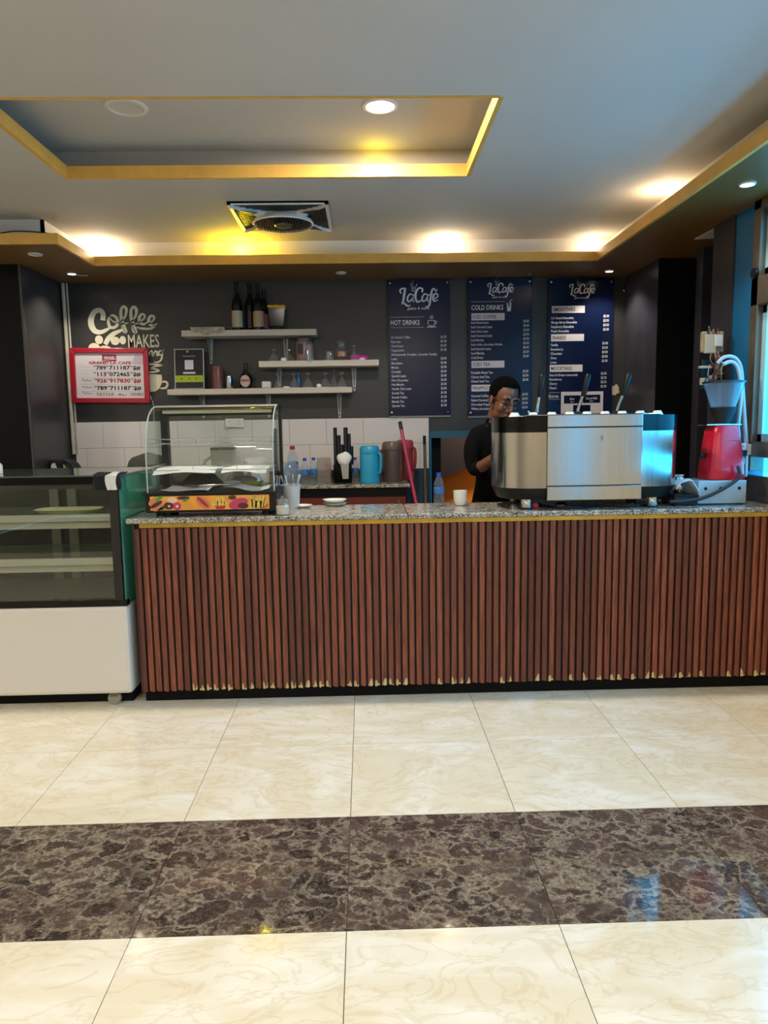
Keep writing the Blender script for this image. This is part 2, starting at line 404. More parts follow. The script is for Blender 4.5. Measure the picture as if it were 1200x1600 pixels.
# ------------------------------------------------------------------ walls
XL_P, YL_P = -2.40, 5.37
DX0, DX1, DZ = 0.54, 1.30, 1.32              # low doorway behind the barista
wb = MB()
wb.box(XL_P, DX0, Y_WALL, Y_WALL+.12, 1.03, 2.62); wb.box(DX0, DX1, Y_WALL, Y_WALL+.12, DZ, 2.62); wb.box(DX1, X_R+.02, Y_WALL, Y_WALL+.12, 1.03, 2.62)
wb.slot(1); wb.box(XL_P, DX0, Y_WALL, Y_WALL+.12, 0, 1.03); wb.box(DX1, X_R+.02, Y_WALL, Y_WALL+.12, 0, 1.03)
wall_back = struct('wall_back', wb, [M['wall'], M['blue_w']])
# white wall tiles, two courses, each tile its own piece
xj = at(161, 670, Y_WALL).x; P_T, H_T = .3035, .2115
zt1 = 1.457
for row in range(2):
    x = xj-(6 if row == 0 else 6.46)*P_T
    while x < DX0:
        a, b = max(x, XL_P+.035), min(x+P_T, DX0-.012)
        if b-a > .02:
            z1 = zt1-row*H_T
            part('wall_tile', MB().box(a+.0012, b-.0012, Y_WALL-.009, Y_WALL, z1-H_T+.0012, z1-.0012), M['wtile'], wall_back)
        x += P_T
part('tile_grout', MB().box(XL_P+.035, DX0-.012, Y_WALL-.005, Y_WALL, zt1-2*H_T, zt1), M['grout'], wall_back)
struct('trim_1', MB().box(DX0-.0, DX1, Y_WALL-.012, Y_WALL+.14, DZ-.035, DZ+.02), pm('teal_paint', '#1f566c', .5))
struct('trim_2', MB().box(DX0-.012, DX0+.0, Y_WALL-.012, Y_WALL+.12, 0, zt1), M['blue_w'])
# passage behind the doorway
ws = MB(); ws.box(DX0-.5, 2.6, 7.0, 7.06, 0, 2.6)
struct('wall_passage', ws, M['orange'])
struct('wall_passage_side', MB().box(DX0+.02, DX0+.10, Y_WALL+.12, 7.0, 0, 2.5), M['black_w'])
struct('wall_passage_end', MB().box(1.7, 1.76, Y_WALL+.12, 7.0, 0, 2.5), M['orange'])
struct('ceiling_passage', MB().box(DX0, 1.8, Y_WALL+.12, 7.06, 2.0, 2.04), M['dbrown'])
# sloping dark board, painting in the diagonal shade on the orange wall
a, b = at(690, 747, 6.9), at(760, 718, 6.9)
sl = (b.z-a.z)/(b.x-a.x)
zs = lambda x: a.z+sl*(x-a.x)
struct('painted_shade_board', MB().prism([(DX0+.10, zs(DX0+.10)), (1.70, zs(1.70)), (1.70, 2.0), (DX0+.10, 2.0)], 6.86, 6.98), M['dbrown'])
area('passage_lamp_light', (1.15, 6.45, 1.9), (0, 0, 0), .2, 24, WARM)
# left pier and black return
struct('wall_left', MB().box(XL_P-.5, XL_P, YL_P, Y_WALL+.12, 0, 2.6), M['wall'])
struct('wall_left_front', MB().box(-5.0, XL_P-.012, YL_P-.02, YL_P, 0, 2.6), M['black_w'])
struct('trim_3', MB().box(XL_P-.012, XL_P+.002, YL_P-.022, YL_P+.001, 0, 2.56), pm('pier_corner_bead', '#3c3833', .6))
# far sides of the room, behind and beside the photographer
struct('wall_side', MB().box(X_L-.1, X_L, Y_BACK, YL_P, 0, 2.95), M['cream_w'])
struct('wall_rear', MB().box(X_L, X_R+.1, Y_BACK-.1, Y_BACK, 0, 2.95), M['cream_w'])
# right wall: pier by the menus, dark alcove, glossy pier, blue pier, windows
struct('wall_right', MB().box(X_R+.01, X_R+.47, 5.38, Y_WALL+.12, 0, 2.6), M['wall_r'])
al = MB(); al.box(2.52, 2.56, 4.45, 5.40, 0, 2.6); al.box(X_R+.012, 2.56, 5.372, 5.38, 0, 2.6)
struct('wall_right_alcove', al, M['black_w'])
struct('wall_right_pilaster', MB().box(2.30, 2.52, 5.02, 5.12, 0, 2.6), M['wall_r'])
struct('wall_right_pier', MB().box(X_R, X_R+.10, 4.27, 4.52, 0, 2.6), M['wall_r'])
struct('wall_outside', MB().box(X_R+.10, 2.60, 4.40, 4.44, 0, 2.6).box(2.56, 2.60, 4.44, 5.40, 0, 2.6), M['cream_w'])
struct('wall_right_blue', MB().box(X_R+.012, X_R+.10, 4.03, 4.27, 0, 2.6), M['blue_p'])
Z_W1 = 2.56
wr = MB(); ys = [3.90]
edges = [3.90]
for (a, b) in WINDOWS: edges += [b, a]
for (a, b), z in zip(WINDOWS, SILLS): wr.box(X_R, X_R+.08, a, b, 0, z-.05)
wr.box(X_R, X_R+.08, Y_BACK, 4.03, Z_W1, 2.95)
for k in range(0, len(WINDOWS)):
    y1 = WINDOWS[k][0]; y0 = WINDOWS[k+1][1] if k+1 < len(WINDOWS) else Y_BACK
    wr.box(X_R, X_R+.08, y0, y1, 0, Z_W1)
struct('wall_right_front', wr, M['cream_w'])
for k, (a, b) in enumerate(WINDOWS):
    Z_W0 = SILLS[k]
    root = bpy.data.objects.new('window_%d' % (k+1), None); COL.objects.link(root); root['kind'] = 'structure'; root.location = (X_R, (a+b)/2, Z_W0)
    hw = (b-a)/2; H = Z_W1-Z_W0; zt = 2.05-Z_W0
    fr = MB()
    fr.box(-.015, .06, hw-.07, hw, 0, H); fr.box(-.015, .06, -hw, -hw+.07, 0, H); fr.box(-.015, .06, -hw, hw, H-.05, H); fr.box(-.015, .06, -hw, hw, zt-.04, zt+.11); fr.box(-.015, .06, -hw, hw, .08, .16)
    part('window_frame', fr, M['alu'], root, bev=.004)
    for (z0, z1) in ((.16, zt-.04), (zt+.11, H-.05)):
        sm = MB(); e = .045
        for s_ in (-1, 1):
            y_ = s_*(hw-.07); sm.box(.018, .05, min(y_, y_-s_*e), max(y_, y_-s_*e), z0, z1)
        sm.box(.018, .05, -hw+.07, hw-.07, z0, z0+e); sm.box(.018, .05, -hw+.07, hw-.07, z1-e, z1); sm.box(.018, .05, -.02, .02, z0, z1)
        part('sash', sm, M['sash'], root, bev=.003)
        part('pane', MB().box(.034, .037, -hw+.07, hw-.07, z0, z1), M['winglass'], root)
    part('lower_pane', MB().box(.034, .037, -hw, hw, 0, .08), M['winglass'], root)
    kn = MB(); kn.cyl((0, 0, 0), .028, -.035, -.015, 16, 'x'); part('latch', kn, M['black'], root, sm=40, loc=(0, hw-.05, zt+.13))
struct('trim_4', MB().box(X_R-.02, X_R+.01, 2.4, 4.2, .965, 1.10), M['granite_d'])

# ------------------------------------------------------------------ ceiling, tray recess, soffits with light troughs
x0, x1, y0, y1 = REC
XS, YS, XSL, YSL = 1.70, 5.42, -1.90, 4.80   # soffit lips: right, back, left return
ce = MB(); t_ = .03
ce.box(X_L, XS+TRO, Y_BACK, y0, Z_CEIL, Z_CEIL+t_); ce.box(X_L, x0, y0, y1, Z_CEIL, Z_CEIL+t_); ce.box(x1, XS+TRO, y0, y1, Z_CEIL, Z_CEIL+t_)
ce.box(X_L, XS+TRO, y1, YSL+TRO, Z_CEIL, Z_CEIL+t_); ce.box(XSL-TRO, XS+TRO, YSL+TRO, YS+TRO, Z_CEIL, Z_CEIL+t_)
ceil = struct('ceiling', ce, M['ceil'])
tr = MB(); d = TRO
tr.box(x0-d, x1+d, y0-d, y1+d, Z_REC, Z_REC+.03)
tr.box(x0-d-.02, x0-d, y0-d, y1+d, Z_CEIL+t_, Z_REC); tr.box(x1+d, x1+d+.02, y0-d, y1+d, Z_CEIL+t_, Z_REC); tr.box(x0-d, x1+d, y0-d-.02, y0-d, Z_CEIL+t_, Z_REC); tr.box(x0-d, x1+d, y1+d, y1+d+.02, Z_CEIL+t_, Z_REC)
part('raised_tray', tr, M['ceil'], ceil)
g = .018; zl = Z_CEIL-.002
for (a, b, c_, e) in ((x0, x1, y1-.003, y1+g), (x0-g, x0+.003, y0, y1), (x1-.003, x1+g, y0, y1), (x0, x1, y0-g, y0+.003)):
    part('gold_lip', MB().box(a, b, c_, e, zl, Z_CEIL+.064), M['gold'], ceil)
so = MB(); s0, s1 = Z_SOF, Z_SOF+.02
so.box(X_L, X_R+.47, YS, Y_WALL+.1, s0, s1); so.box(XS, X_R+.47, 4.4, YS, s0, s1); so.box(XS, X_R+.08, 4.17, 4.4, s0, s1); so.box(XS, X_R+.02, Y_BACK, 4.17, s0, s1); so.box(X_L, XSL, YSL, YS, s0, s1)
sof = struct('ceiling_soffit', so, M['brown'])
bk = MB()
bk.box(XSL-TRO, XS+TRO, YS+TRO, YS+TRO+.02, s1, Z_CEIL+t_); bk.box(XS+TRO, XS+TRO+.02, Y_BACK, YS+TRO+.02, s1, Z_CEIL+t_)
bk.box(XSL-TRO-.02, XSL-TRO, YSL+TRO, YS+TRO+.02, s1, Z_CEIL+t_); bk.box(X_L, XSL-TRO, YSL+TRO, YSL+TRO+.02, s1, Z_CEIL+t_)
part('trough_riser', bk, M['white_r'], sof)
for (a, b, c_, e) in ((XSL, XS+g, YS-.002, YS+g), (XS-.002, XS+g, Y_BACK, YS), (XSL-g, XSL+.002, YSL, YS), (X_L, XSL+.002, YSL-g, YSL)):
    part('gold_lip', MB().box(a, b, c_, e, s0-.002, s0+.063), M['gold'], sof)
p0, p1, p2 = onz(1085, 373, Z_SOF), onz(1121, 371, Z_SOF), onz(1121, 354, Z_SOF)
part('patch_board', MB().prism_z([(p0.x, p0.y), (p2.x, p2.y), (p1.x, p1.y)], Z_SOF-.006, Z_SOF), M['white'], sof)
struct('ceiling_outer', MB().box(XS+TRO, X_R+.08, Y_BACK, 4.03, Z_CEIL+t_, Z_CEIL+.08).box(XS+TRO, X_R+.47, 4.03, Y_WALL+.1, Z_CEIL+t_, Z_CEIL+.08), M['white_r'])

# lamps
def downlight(px, py, z, r, lit, label, power=0.0, spot=False):
    p = onz(px, py, z); t = thing('downlight', label, 'lamp', (p.x, p.y, z))
    part('trim_ring', MB().lathe([(r*.8, -.002), (r*.82, -.008), (r, -.006), (r*1.02, 0)], 32), M['white'], t, sm=40)
    part('lens', MB().lathe([(0, -.003), (r*.8, -.003), (r*.8, 0)], 32), M['lampw'] if lit else M['lamp_off'], t)
    if lit:
        if spot:
            l = bpy.data.lights.new('downlight_beam', 'SPOT'); l.energy = power; l.color = WARM; l.spot_size = math.radians(120); l.spot_blend = .6; l.shadow_soft_size = .04
            o = bpy.data.objects.new('downlight_beam', l); COL.objects.link(o); o.location = (p.x, p.y, z-.015)
        else: area('downlight_light', (p.x, p.y, z-.012), (0, 0, 0), r*1.6, power, WARM)
    return t
downlight(594, 165, Z_REC, .085, True, 'lit round downlight in the raised ceiling tray', 34)
downlight(197, 167, Z_REC, .10, False, 'unlit flush round downlight in the raised ceiling tray')
downlight(112, 427, Z_SOF, .035, True, 'lit small spotlight in the soffit above the red framed sign', 26, True)
downlight(533, 426, Z_SOF, .04, False, 'unlit small spotlight in the soffit above the shelves')
downlight(952, 423, Z_SOF, .035, True, 'lit small spotlight in the soffit above the right menu board', 26, True)
downlight(1168, 287, Z_SOF, .04, True, 'lit small spotlight in the soffit beside the window', 16, True)
downlight(55, 397, Z_SOF, .045, False, 'unlit small spotlight in the soffit corner above the black wall')
pt = part('loose_wire', MB().tube([(0, 0, -.004), (.05, 0, -.014), (.09, 0, -.012)], .004, 6), M['conduit']); pt.location = onz(118, 428, Z_SOF); tag(pt, 'short loose wire end beside the lit spotlight above the red sign', 'wire')
def trough_lamp(x, y, z, power, label, yellow=False):
    t = thing('trough_lamp', label, 'lamp', (x, y, z))
    part('lamp_base', MB().cyl((0, 0, 0), .03, 0, .012), M['white'], t, sm=40)
    part('bulb', MB().lathe([(.012, .012), (.02, .022), (.018, .034), (0, .04)], 16), M['bulb_y'] if yellow else M['bulb'], t, sm=60)
    l = bpy.data.lights.new('trough_lamp_light', 'POINT'); l.energy = power; l.color = (1, .72, .02) if yellow else (1, .84, .6); l.shadow_soft_size = .03
    o = bpy.data.objects.new('trough_lamp_light', l); COL.objects.link(o); o.location = (x, y, z+.075)
yb = YS+TRO*.5
trough_lamp(at(155, 392, yb).x, yb, s1, 3.2, 'warm lamp in the ceiling trough at the left corner')
trough_lamp(at(375, 392, yb).x, yb, s1, 9.0, 'yellow lamp in the ceiling trough behind the ceiling fan', True)
trough_lamp(at(695, 392, yb).x, yb, s1, 3.2, 'warm lamp in the ceiling trough above the menu boards')
trough_lamp(at(930, 392, yb).x-.02, yb, s1, 1.2, 'warm lamp in the ceiling trough at the right corner')
trough_lamp(XS+TRO*.5, 4.42, s1, 3.2, 'warm lamp in the right side ceiling trough')
trough_lamp(at(590, 265, y1+.07).x, y1+.075, Z_CEIL+t_, .5, 'yellow lamp in the trough of the raised tray', True)
cb = [at(x, y, YSL-.008) for x, y in ((-60, 372), (0, 364.5), (20, 361.5), (45, 361.5), (70, 364), (88, 366.5))]
o = part('cable', MB().tube(smooth([tuple(p) for p in cb], 5), .004, 6), M['black']); tag(o, 'black cable bowing over the gold lip at the left', 'cable')

# ceiling fan cassette
fx, fy, hs = -.50, 4.90, .305
fan = thing('ceiling_fan_unit', 'square ceiling cassette fan with white cross frame and dark grilles', 'fan', (fx, fy, Z_CEIL))
part('housing', MB().box(-hs, hs, -hs, hs, -.012, 0), M['black'], fan)
bd = MB(); w_ = .022
for (a, b, c_, e) in ((-hs, hs, -hs, -hs+w_*.5), (-hs, hs, hs-w_*.5, hs), (-hs, -hs+w_, -hs, hs), (hs-w_, hs, -hs, hs)): bd.box(a, b, c_, e, -.02, -.0)
part('border', bd, M['whitep'], fan)
def side_arc(k, off, n=12):
    out = []
    for i in range(n+1):
        u = -1+2*i/n; x = u*(hs-.012); y = -(hs-.012)+off*(1-u*u)
        c, s_ = [(1, 0), (0, 1), (-1, 0), (0, -1)][k]; out.append((x*c-y*s_, x*s_+y*c))
    return out
poly = []
for k in range(4): poly += side_arc(k, .155)[:-1]
part('cross_frame', MB().prism_z(poly, -.035, -.012), M['whitep'], fan)
for k in range(4):
    gm = MB(); c, s_ = [(1, 0), (0, 1), (-1, 0), (0, -1)][k]
    def gp(x, y): return (x*c-y*s_, x*s_+y*c, -.016)
    for i in range(1, 14):
        x = -hs+.03+i*(2*hs-.06)/14; u = x/(hs-.012); ye = -(hs-.012)+.155*(1-u*u)
        gm.tube([gp(x, -hs+.012), gp(x, ye)], .0016, 4)
    for q in range(1, 6):
        y = -hs+.012+q*.026; uu = 1-(y+hs-.012)/.155
        if uu > 0:
            e = math.sqrt(uu)*(hs-.012); gm.tube([gp(-e, y), gp(e, y)], .0016, 4)
    part('side_grille', gm, pm('grille_wire', '#3a3835', .5) if k == 0 else bpy.data.materials['grille_wire'], fan)
    a = PI/4+k*PI/2; tr_ = []
    for (r, da) in ((.335, 0), (.235, .16), (.235, -.16)): tr_.append((r*math.cos(a+da), r*math.sin(a+da)))
    part('corner_vent', MB().prism_z(tr_, -.038, -.034), pm('vent_blue_black', '#10131c', .35) if k == 0 else bpy.data.materials['vent_blue_black'], fan)
part('fan_ring', MB().lathe([(.185, -.035), (.196, -.055), (.189, -.062), (.18, -.055), (.18, -.035)], 40), M['whitep'], fan, sm=50)
part('fan_disc', MB().lathe([(0, -.05), (.18, -.05), (.18, -.04)], 40), M['blackg'], fan)
gm = MB()
for i in range(-10, 11):
    x = i*.0165; e = math.sqrt(max(0, .18**2-x*x)); gm.box(x-.002, x+.002, -e, e, -.066, -.058)
part('fan_grille', gm, bpy.data.materials['grille_wire'], fan)
part('hub_cap', MB().lathe([(0, -.075), (.05, -.073), (.06, -.06)], 24), M['alu'], fan, sm=50)

# ------------------------------------------------------------------ bar counter with slatted front
Y_C, Z_TOP = 3.62, .96
XC0, XC1 = -1.165, X_R-.004
bar = thing('bar_counter', 'long bar counter faced with red-brown vertical wooden slats', 'counter', ((XC0+XC1)/2, 3.85, 0))
ox, oy = (XC0+XC1)/2, 3.85
part('carcass', MB().box(XC0-ox+.004, XC1-ox, Y_C+.045-oy, 4.05-oy, .06, .932), pm('carcass_laminate', '#4a2418', .5, var=.2), bar)
part('toe_kick', MB().box(XC0-ox+.004, XC1-ox, Y_C+.052-oy, 4.0-oy, 0, .062), M['black_w'], bar)
part('end_panel', MB().box(XC0-ox-.006, XC0-ox+.004, Y_C+.02-oy, 4.05-oy, .06, .932), pm('end_panel_laminate', '#33190f', .5), bar)
PITCH_S, SW, SD = .0362, .0250, .024
def slat_mesh(k):
    r = random.Random(k); mb = MB(); z1 = .848; h = SW/2; c = .004
    zs = [r.uniform(0, .006) for _ in range(4)]
    if k:      # chipped foot: raw board showing
        zs = [r.uniform(.004, .018+.026*(k % 3 == 0)) for _ in range(4)]
        if k % 2: zs[0] += .016; zs[1] += .026
        else: zs[2] += .024
    xs = [-h, -h*.3, h*.3, h]
    prof = lambda x: -SD if abs(x) < h*.95 else -SD+c
    vs, fs = [], []
    for x, z in zip(xs, zs): vs += [(x, prof(x), z), (x, prof(x), z1), (x, 0, z), (x, 0, z1)]
    for i in range(3):
        a, b = i*4, i*4+4; fs += [(a, b, b+1, a+1), (a+2, a+3, b+3, b+2), (a, a+2, b+2, b), (a+1, b+1, b+3, a+3)]
    fs += [(0, 1, 3, 2), (12, 14, 15, 13)]
    mb.add(vs, fs)
    if k:
        mb.slot(1); lo = [r.uniform(-.003, .006) for _ in range(4)]
        e = .006
        vs = [];
        for x, z, l in zip(xs, zs, lo): vs += [(x*.97, prof(x)+e, min(l, z-.001)), (x*.97, prof(x)+e, z+.004)]
        mb.add(vs, [(0, 2, 3, 1), (2, 4, 5, 3), (4, 6, 7, 5)])
    return mb.mesh('slat', [M['wood'], M['mdf']])
slats = [slat_mesh(k) for k in range(9)]
n_s = int((XC1-XC0)/PITCH_S); rr = random.Random(3)
for i in range(n_s+1):
    x = XC0+SW/2+i*PITCH_S
    if x+SW/2 > XC1: break
    q = i/n_s; k = 0
    if q > .06 and rr.random() < (.75 if q < .45 else .42): k = rr.randint(1, 8)
    z = .058+.009*q+rr.uniform(-.002, .002)
    o = link('slat', slats[k], bar, (x-ox, Y_C+.042-oy, z)); o.rotation_euler.y = rr.uniform(-.0015, .0015)
part('backing', MB().box(XC0-ox, XC1-ox, Y_C+.04-oy, Y_C+.046-oy, .064, .915), pm('slat_backing', '#160905', .6), bar)
br = MB(); br.box(XC0-ox+.03, XC1-ox, Y_C+.012-oy, Y_C+.045-oy, .911, .935)
part('brass_strip', br, M['brass'], bar, bev=.003, label='dented brass edging strip under the worktop')
# worktop of two granite slabs
xs_ = onz(634, 796, Z_TOP).x
def slab(a, b, label):
    t = part('granite_worktop', MB().box(a, b, Y_C-.008, 4.09, .9355, Z_TOP), M['granite'], bev=.005); return tag(t, label, 'worktop')
slab(XC0-.03, xs_-.0015, 'speckled granite worktop slab carrying the curved glass display')
slab(xs_+.0015, XC1, 'speckled granite worktop slab carrying the steel espresso machine')

# ------------------------------------------------------------------ back counter
YB0, YB1 = 5.42, Y_WALL-.004
bxl, bxr = XL_P+.01, at(641, 760, YB0).x
bc = thing('back_counter', 'dark back counter with red-brown cabinet doors against the tiled wall', 'counter', ((bxl+bxr)/2, 5.72, 0)); bo = (bxl+bxr)/2
part('carcass', MB().box(bxl-bo, bxr-.02-bo, YB0+.06-5.72, YB1-5.72, .08, .935), M['black'], bc)
nd = 6; dw = (bxr-.03-bxl)/nd
for i in range(nd):
    d_ = part('door', MB().box(bxl+i*dw+.004-bo, bxl+(i+1)*dw-.004-bo, YB0+.04-5.72, YB0+.06-5.72, .12, .86), pm('cabinet_red_brown', '#6b2a1e', .4, var=.12) if i == 0 else bpy.data.materials['cabinet_red_brown'], bc)
    part('handle', MB().box(bxl+(i+.86)*dw-bo, bxl+(i+.9)*dw-bo, YB0+.02-5.72, YB0+.04-5.72, .7, .84), M['alu'], d_)
gs = part('back_worktop', MB().box(bxl, bxr, YB0, YB1, .9355, Z_TOP), M['granite'], bev=.004); tag(gs, 'granite worktop of the back counter under the tiles', 'worktop')
gu = part('granite_upstand', MB().box(bxl, bxr-.12, Y_WALL-.032, Y_WALL-.009, Z_TOP, 1.034), M['granite_d']); tag(gu, 'narrow granite upstand along the foot of the white tiles', 'upstand')

# ------------------------------------------------------------------ glass display fridge on the left
XF1 = -1.205; XF0 = -2.95; YF0, YF1 = 3.60, 4.28
fz0 = at(100, 1087, YF0).z; fzw = at(120, 948, YF0).z; fzt = at(100, 743, YF0).z
fr_ = thing('display_fridge', 'white and glass refrigerated display case standing left of the counter', 'display case', ((XF0+XF1)/2, (YF0+YF1)/2, 0))
fx_, fy_ = (XF0+XF1)/2, (YF0+YF1)/2
def fb(a, b, c, d, e, f): return MB().box(a-fx_, b-fx_, c-fy_, d-fy_, e, f)
part('base_cabinet', fb(XF0, XF1, YF0, YF1, fz0, fzw), M['white'], fr_, bev=.02)
for x in (XF0+.12, XF1-.105):
    for y in (YF0+.042,):
        w = part('caster', MB().cyl((x-fx_, y-fy_, .033), .033, -.014, .014, 20, 'y', .004), pm('caster_rubber', '#8d897c', .6) if 'caster_rubber' not in bpy.data.materials else bpy.data.materials['caster_rubber'], fr_, sm=40)
        part('fork', MB().box(x-.02-fx_, x+.02-fx_, y-.018-fy_, y+.018-fy_, .045, fz0+.01), M['alu'], w)
part('plinth', fb(XF0+.03, XF1-.02, YF0+.075, YF1-.05, 0.002, fz0+.005), M['black_w'], fr_)
part('base_frame', fb(XF0, XF1, YF0, YF0+.04, fzw, fzw+.028), M['blackg'], fr_)
part('case_floor', fb(XF0+.01, XF1-.01, YF0+.04, YF1, fzw, fzw+.012), pm('case_floor_steel', '#8f8d80', .3, metal=.6), fr_)
gr = MB()
for i in range(22): gr.box(XF1-.40+i*.014-fx_, XF1-.394+i*.014-fx_, YF0+.05-fy_, YF0+.10-fy_, fzw+.012, fzw+.02)
part('floor_grille', gr, M['black'], fr_)
part('rear_panel', fb(XF0, XF1, YF1-.03, YF1, fzw, fzt), pm('case_rear_dark', '#1c1d1b', .3), fr_)
for x in (XF1-.62, XF1-.52, XF1-1.2): part('rear_mullion', fb(x, x+.05, YF1-.05, YF1-.03, fzw, fzt-.03), pm('mullion_grey', '#77756b', .4, metal=.5) if 'mullion_grey' not in bpy.data.materials else bpy.data.materials['mullion_grey'], fr_)
part('front_glass', fb(XF0, XF1-.035, YF0+.006, YF0+.012, fzw+.025, fzt-.03), M['dglass'], fr_)
part('side_glass', fb(XF1-.012, XF1-.004, YF0+.012, YF1-.02, fzw+.01, fzt-.012), M['glass_g'], fr_, label='green tinted side pane')
part('corner_post', fb(XF1-.06, XF1-.018, YF0+.004, YF0+.04, fzw+.02, fzt-.01), pm('post_dark', '#1a1412', .4), fr_)
part('top_rail', fb(XF0, XF1-.02, YF0, YF0+.035, fzt-.045, fzt-.008), M['blackg'], fr_)
part('lamp_housing', fb(XF0, XF1-.06, YF0+.04, YF0+.10, fzt-.07, fzt-.02), pm('lamp_housing_dark', '#23211f', .4), fr_)
part('top_glass', fb(XF0, XF1, YF0-.004, YF1, fzt-.008, fzt), thin_glass('top_green_glass', (.78, .9, .84), 1.6, .0, .15, (.5, .65, .57)), fr_)
m_sh = pm('case_shelf_metal', '#a8a391', .35, metal=.2)
for (ya, yb_, yc) in ((808, 812, 822), (876, 881, 890)):
    zt_ = at(100, ya, YF0+.10).z; zb_ = at(100, yb_+8, YF0+.10).z
    sh = part('glass_shelf', fb(XF0+.01, XF1-.05, YF0+.10, YF1-.05, zt_-.008, zt_), thin_glass('shelf_glass', (.85, .9, .85), 1.5, 0, .18, (.6, .62, .52)) if 'shelf_glass' not in bpy.data.materials else bpy.data.materials['shelf_glass'], fr_)
    part('shelf_rail', fb(XF0+.01, XF1-.05, YF0+.085, YF0+.10, zt_-.022, zt_+.014), m_sh, sh)
    part('light_channel', fb(XF0+.01, XF1-.05, YF0+.12, YF0+.16, zt_-.062, zt_-.03), m_sh, sh)
zt_ = at(100, 808, YF0+.10).z
tx = at(108, 800, YF0+.24).x
tb = [(-.16, .0, .004), (.16, .0, .004)]
rim = []
for i in range(28):
    a = 2*PI*i/28; ex = abs(math.cos(a))**.5*math.copysign(1, math.cos(a)); ey = abs(math.sin(a))**.6*math.copysign(1, math.sin(a)); rim.append((ex, ey))
mb = MB(); rings = [[(x*.13, y*.06, .002) for x, y in rim], [(x*.165, y*.085, .026) for x, y in rim], [(x*.17, y*.09, .028) for x, y in rim], [(x*.13, y*.06, .006) for x, y in rim]]
vs = [p for r in rings for p in r]; fs = [tuple(range(28))[::-1], tuple(84+i for i in range(28))]
for q in range(3): fs += [(q*28+i, q*28+(i+1) % 28, (q+1)*28+(i+1) % 28, (q+1)*28+i) for i in range(28)]
mb.add(vs, fs); o = part('serving_tray', mb, pm('pale_bamboo', '#cbbd92', .45, var=.08), sm=40, loc=(tx, YF0+.24, zt_)); tag(o, 'pale oblong serving tray on the top shelf of the display fridge', 'tray')
# cloth over the corner of the case
cx, cy_ = XF1-.06, YF0+.03
cl = MB(); grid = []
for i in range(9):
    row = []
    for j in range(14):
        v = j/13*.19; u = -.07+i/8*.14
        if v < .06: p = (cx+u+.01*math.sin(j), cy_+.05-v, fzt+.006+.006*math.sin(i*1.7+j))
        else: p = (cx+u*(1-.7*(v-.06))+.006*math.sin(i*2+j*.4), YF0-.012-.01*abs(math.sin(i*1.3)), fzt+.004-(v-.06)*.6)
        row.append(p)
    grid.append(row)
cl.sheet([[(p[0]-cx, p[1]-cy_, p[2]-fzt) for p in r] for r in grid]); 
for k_, f in enumerate(cl.f):
    i = k_ // 13; cl.mi[k_] = 1 if i in (0, 1, 2, 3, 7) else 0
o = part('dish_cloth', cl, [pm('cloth_white', '#d9d6d0', .9), pm('cloth_black', '#0c0c0d', .9)], sm=60, loc=(cx, cy_, fzt)); tag(o, 'black and white cloth draped over the corner of the display fridge', 'cloth')
o.modifiers.new('thick', 'SOLIDIFY').thickness = .004
# white bottle at the picture's left edge, on the case
bt = thing('white_bottle', 'small pale bottle at the left end of the display fridge top', 'bottle', (at(-3, 742, YF0+.2).x-.0, YF0+.2, fzt+.001))
part('bottle_body', MB().lathe([(.022, 0), (.024, .004), (.024, .045), (.012, .06), (.012, .07)], 20), M['whitep'], bt, sm=40)
part('cap', MB().cyl((0, 0, 0), .013, .07, .085), M['whitep'], bt, sm=40)

# ------------------------------------------------------------------ curved glass countertop display
def fold(mat_key, *a, **k):
    return bpy.data.materials[mat_key] if mat_key in bpy.data.materials else pm(mat_key, *a, **k)
wx0, wx1 = at(228, 800, 3.67).x, at(433, 800, 3.67).x; wy0, wdep = 3.67, .37
wc = (wx0+wx1)/2; hw = (wx1-wx0)/2; HB = .118; HT = at(340, 634, 3.92).z-Z_TOP
dis = thing('pastry_display', 'countertop display case with curved front glass and food print on its black base', 'display case', (wc, wy0+wdep/2, Z_TOP)); yo = -wdep/2
part('base', MB().box(-hw, hw, yo, -yo, .022, HB), M['black'], dis, bev=.004)
for sx in (-1, 1):
    for sy in (-1, 1): part('foot', MB().cyl((sx*(hw-.06), sy*(wdep/2-.05), 0), .022, 0, .022, 16), M['black'], dis, sm=40)
part('base_rim', MB().box(-hw-.012, hw+.012, yo-.008, -yo, HB-.004, HB+.004), M['black'], dis)
# printed food strip
pw0, pw1 = at(235, 790, wy0).x-wc, at(421, 790, wy0).x-wc; pz0, pz1 = .034, .105
yp = yo-.002
strip = part('print_strip', MB().box(pw0, pw1, yp, yo+.002, pz0, pz1), pm('print_orange', '#eda03c', .35, var=.25, vscale=14), dis, label='orange strip printed with burger, doughnuts, hot dog, fries and pizza')
H = pz1-pz0; Wd = pw1-pw0
def u(a): return pw0+a*Wd
def v(a): return pz0+a*H
def shp(name, col, *fns, kind=None):
    for fn in fns:
        mb = MB(); fn(mb); part(name, mb, fold('print_'+col[1:], col, .4), strip, kind=kind)
y1p, y2p, y3p = yp-.0006, yp-.0012, yp-.0018
def D(a, b, rx, rz, y, rot=0.0): return lambda mb: mb.disc(u(a), v(b), rx, rz, y, rot=rot)
shp('printed_bun', '#d98050', D(.04, .66, .036, .018, y1p, .5), D(.075, .24, .036, .013, y1p, .5))
shp('printed_patty', '#4a1f1a', D(.05, .42, .036, .010, y2p, .5), D(.095, .17, .024, .006, y2p, .5))
shp('printed_leaf', '#3f9a34', D(.075, .84, .024, .008, y2p, .6), D(.10, .1, .014, .006, y2p), D(.3, .7, .018, .006, y2p, .4))
shp('printed_pink_icing', '#c23a62', D(.225, .28, .02, .02, y1p), D(.74, .4, .05, .026, y1p, .3))
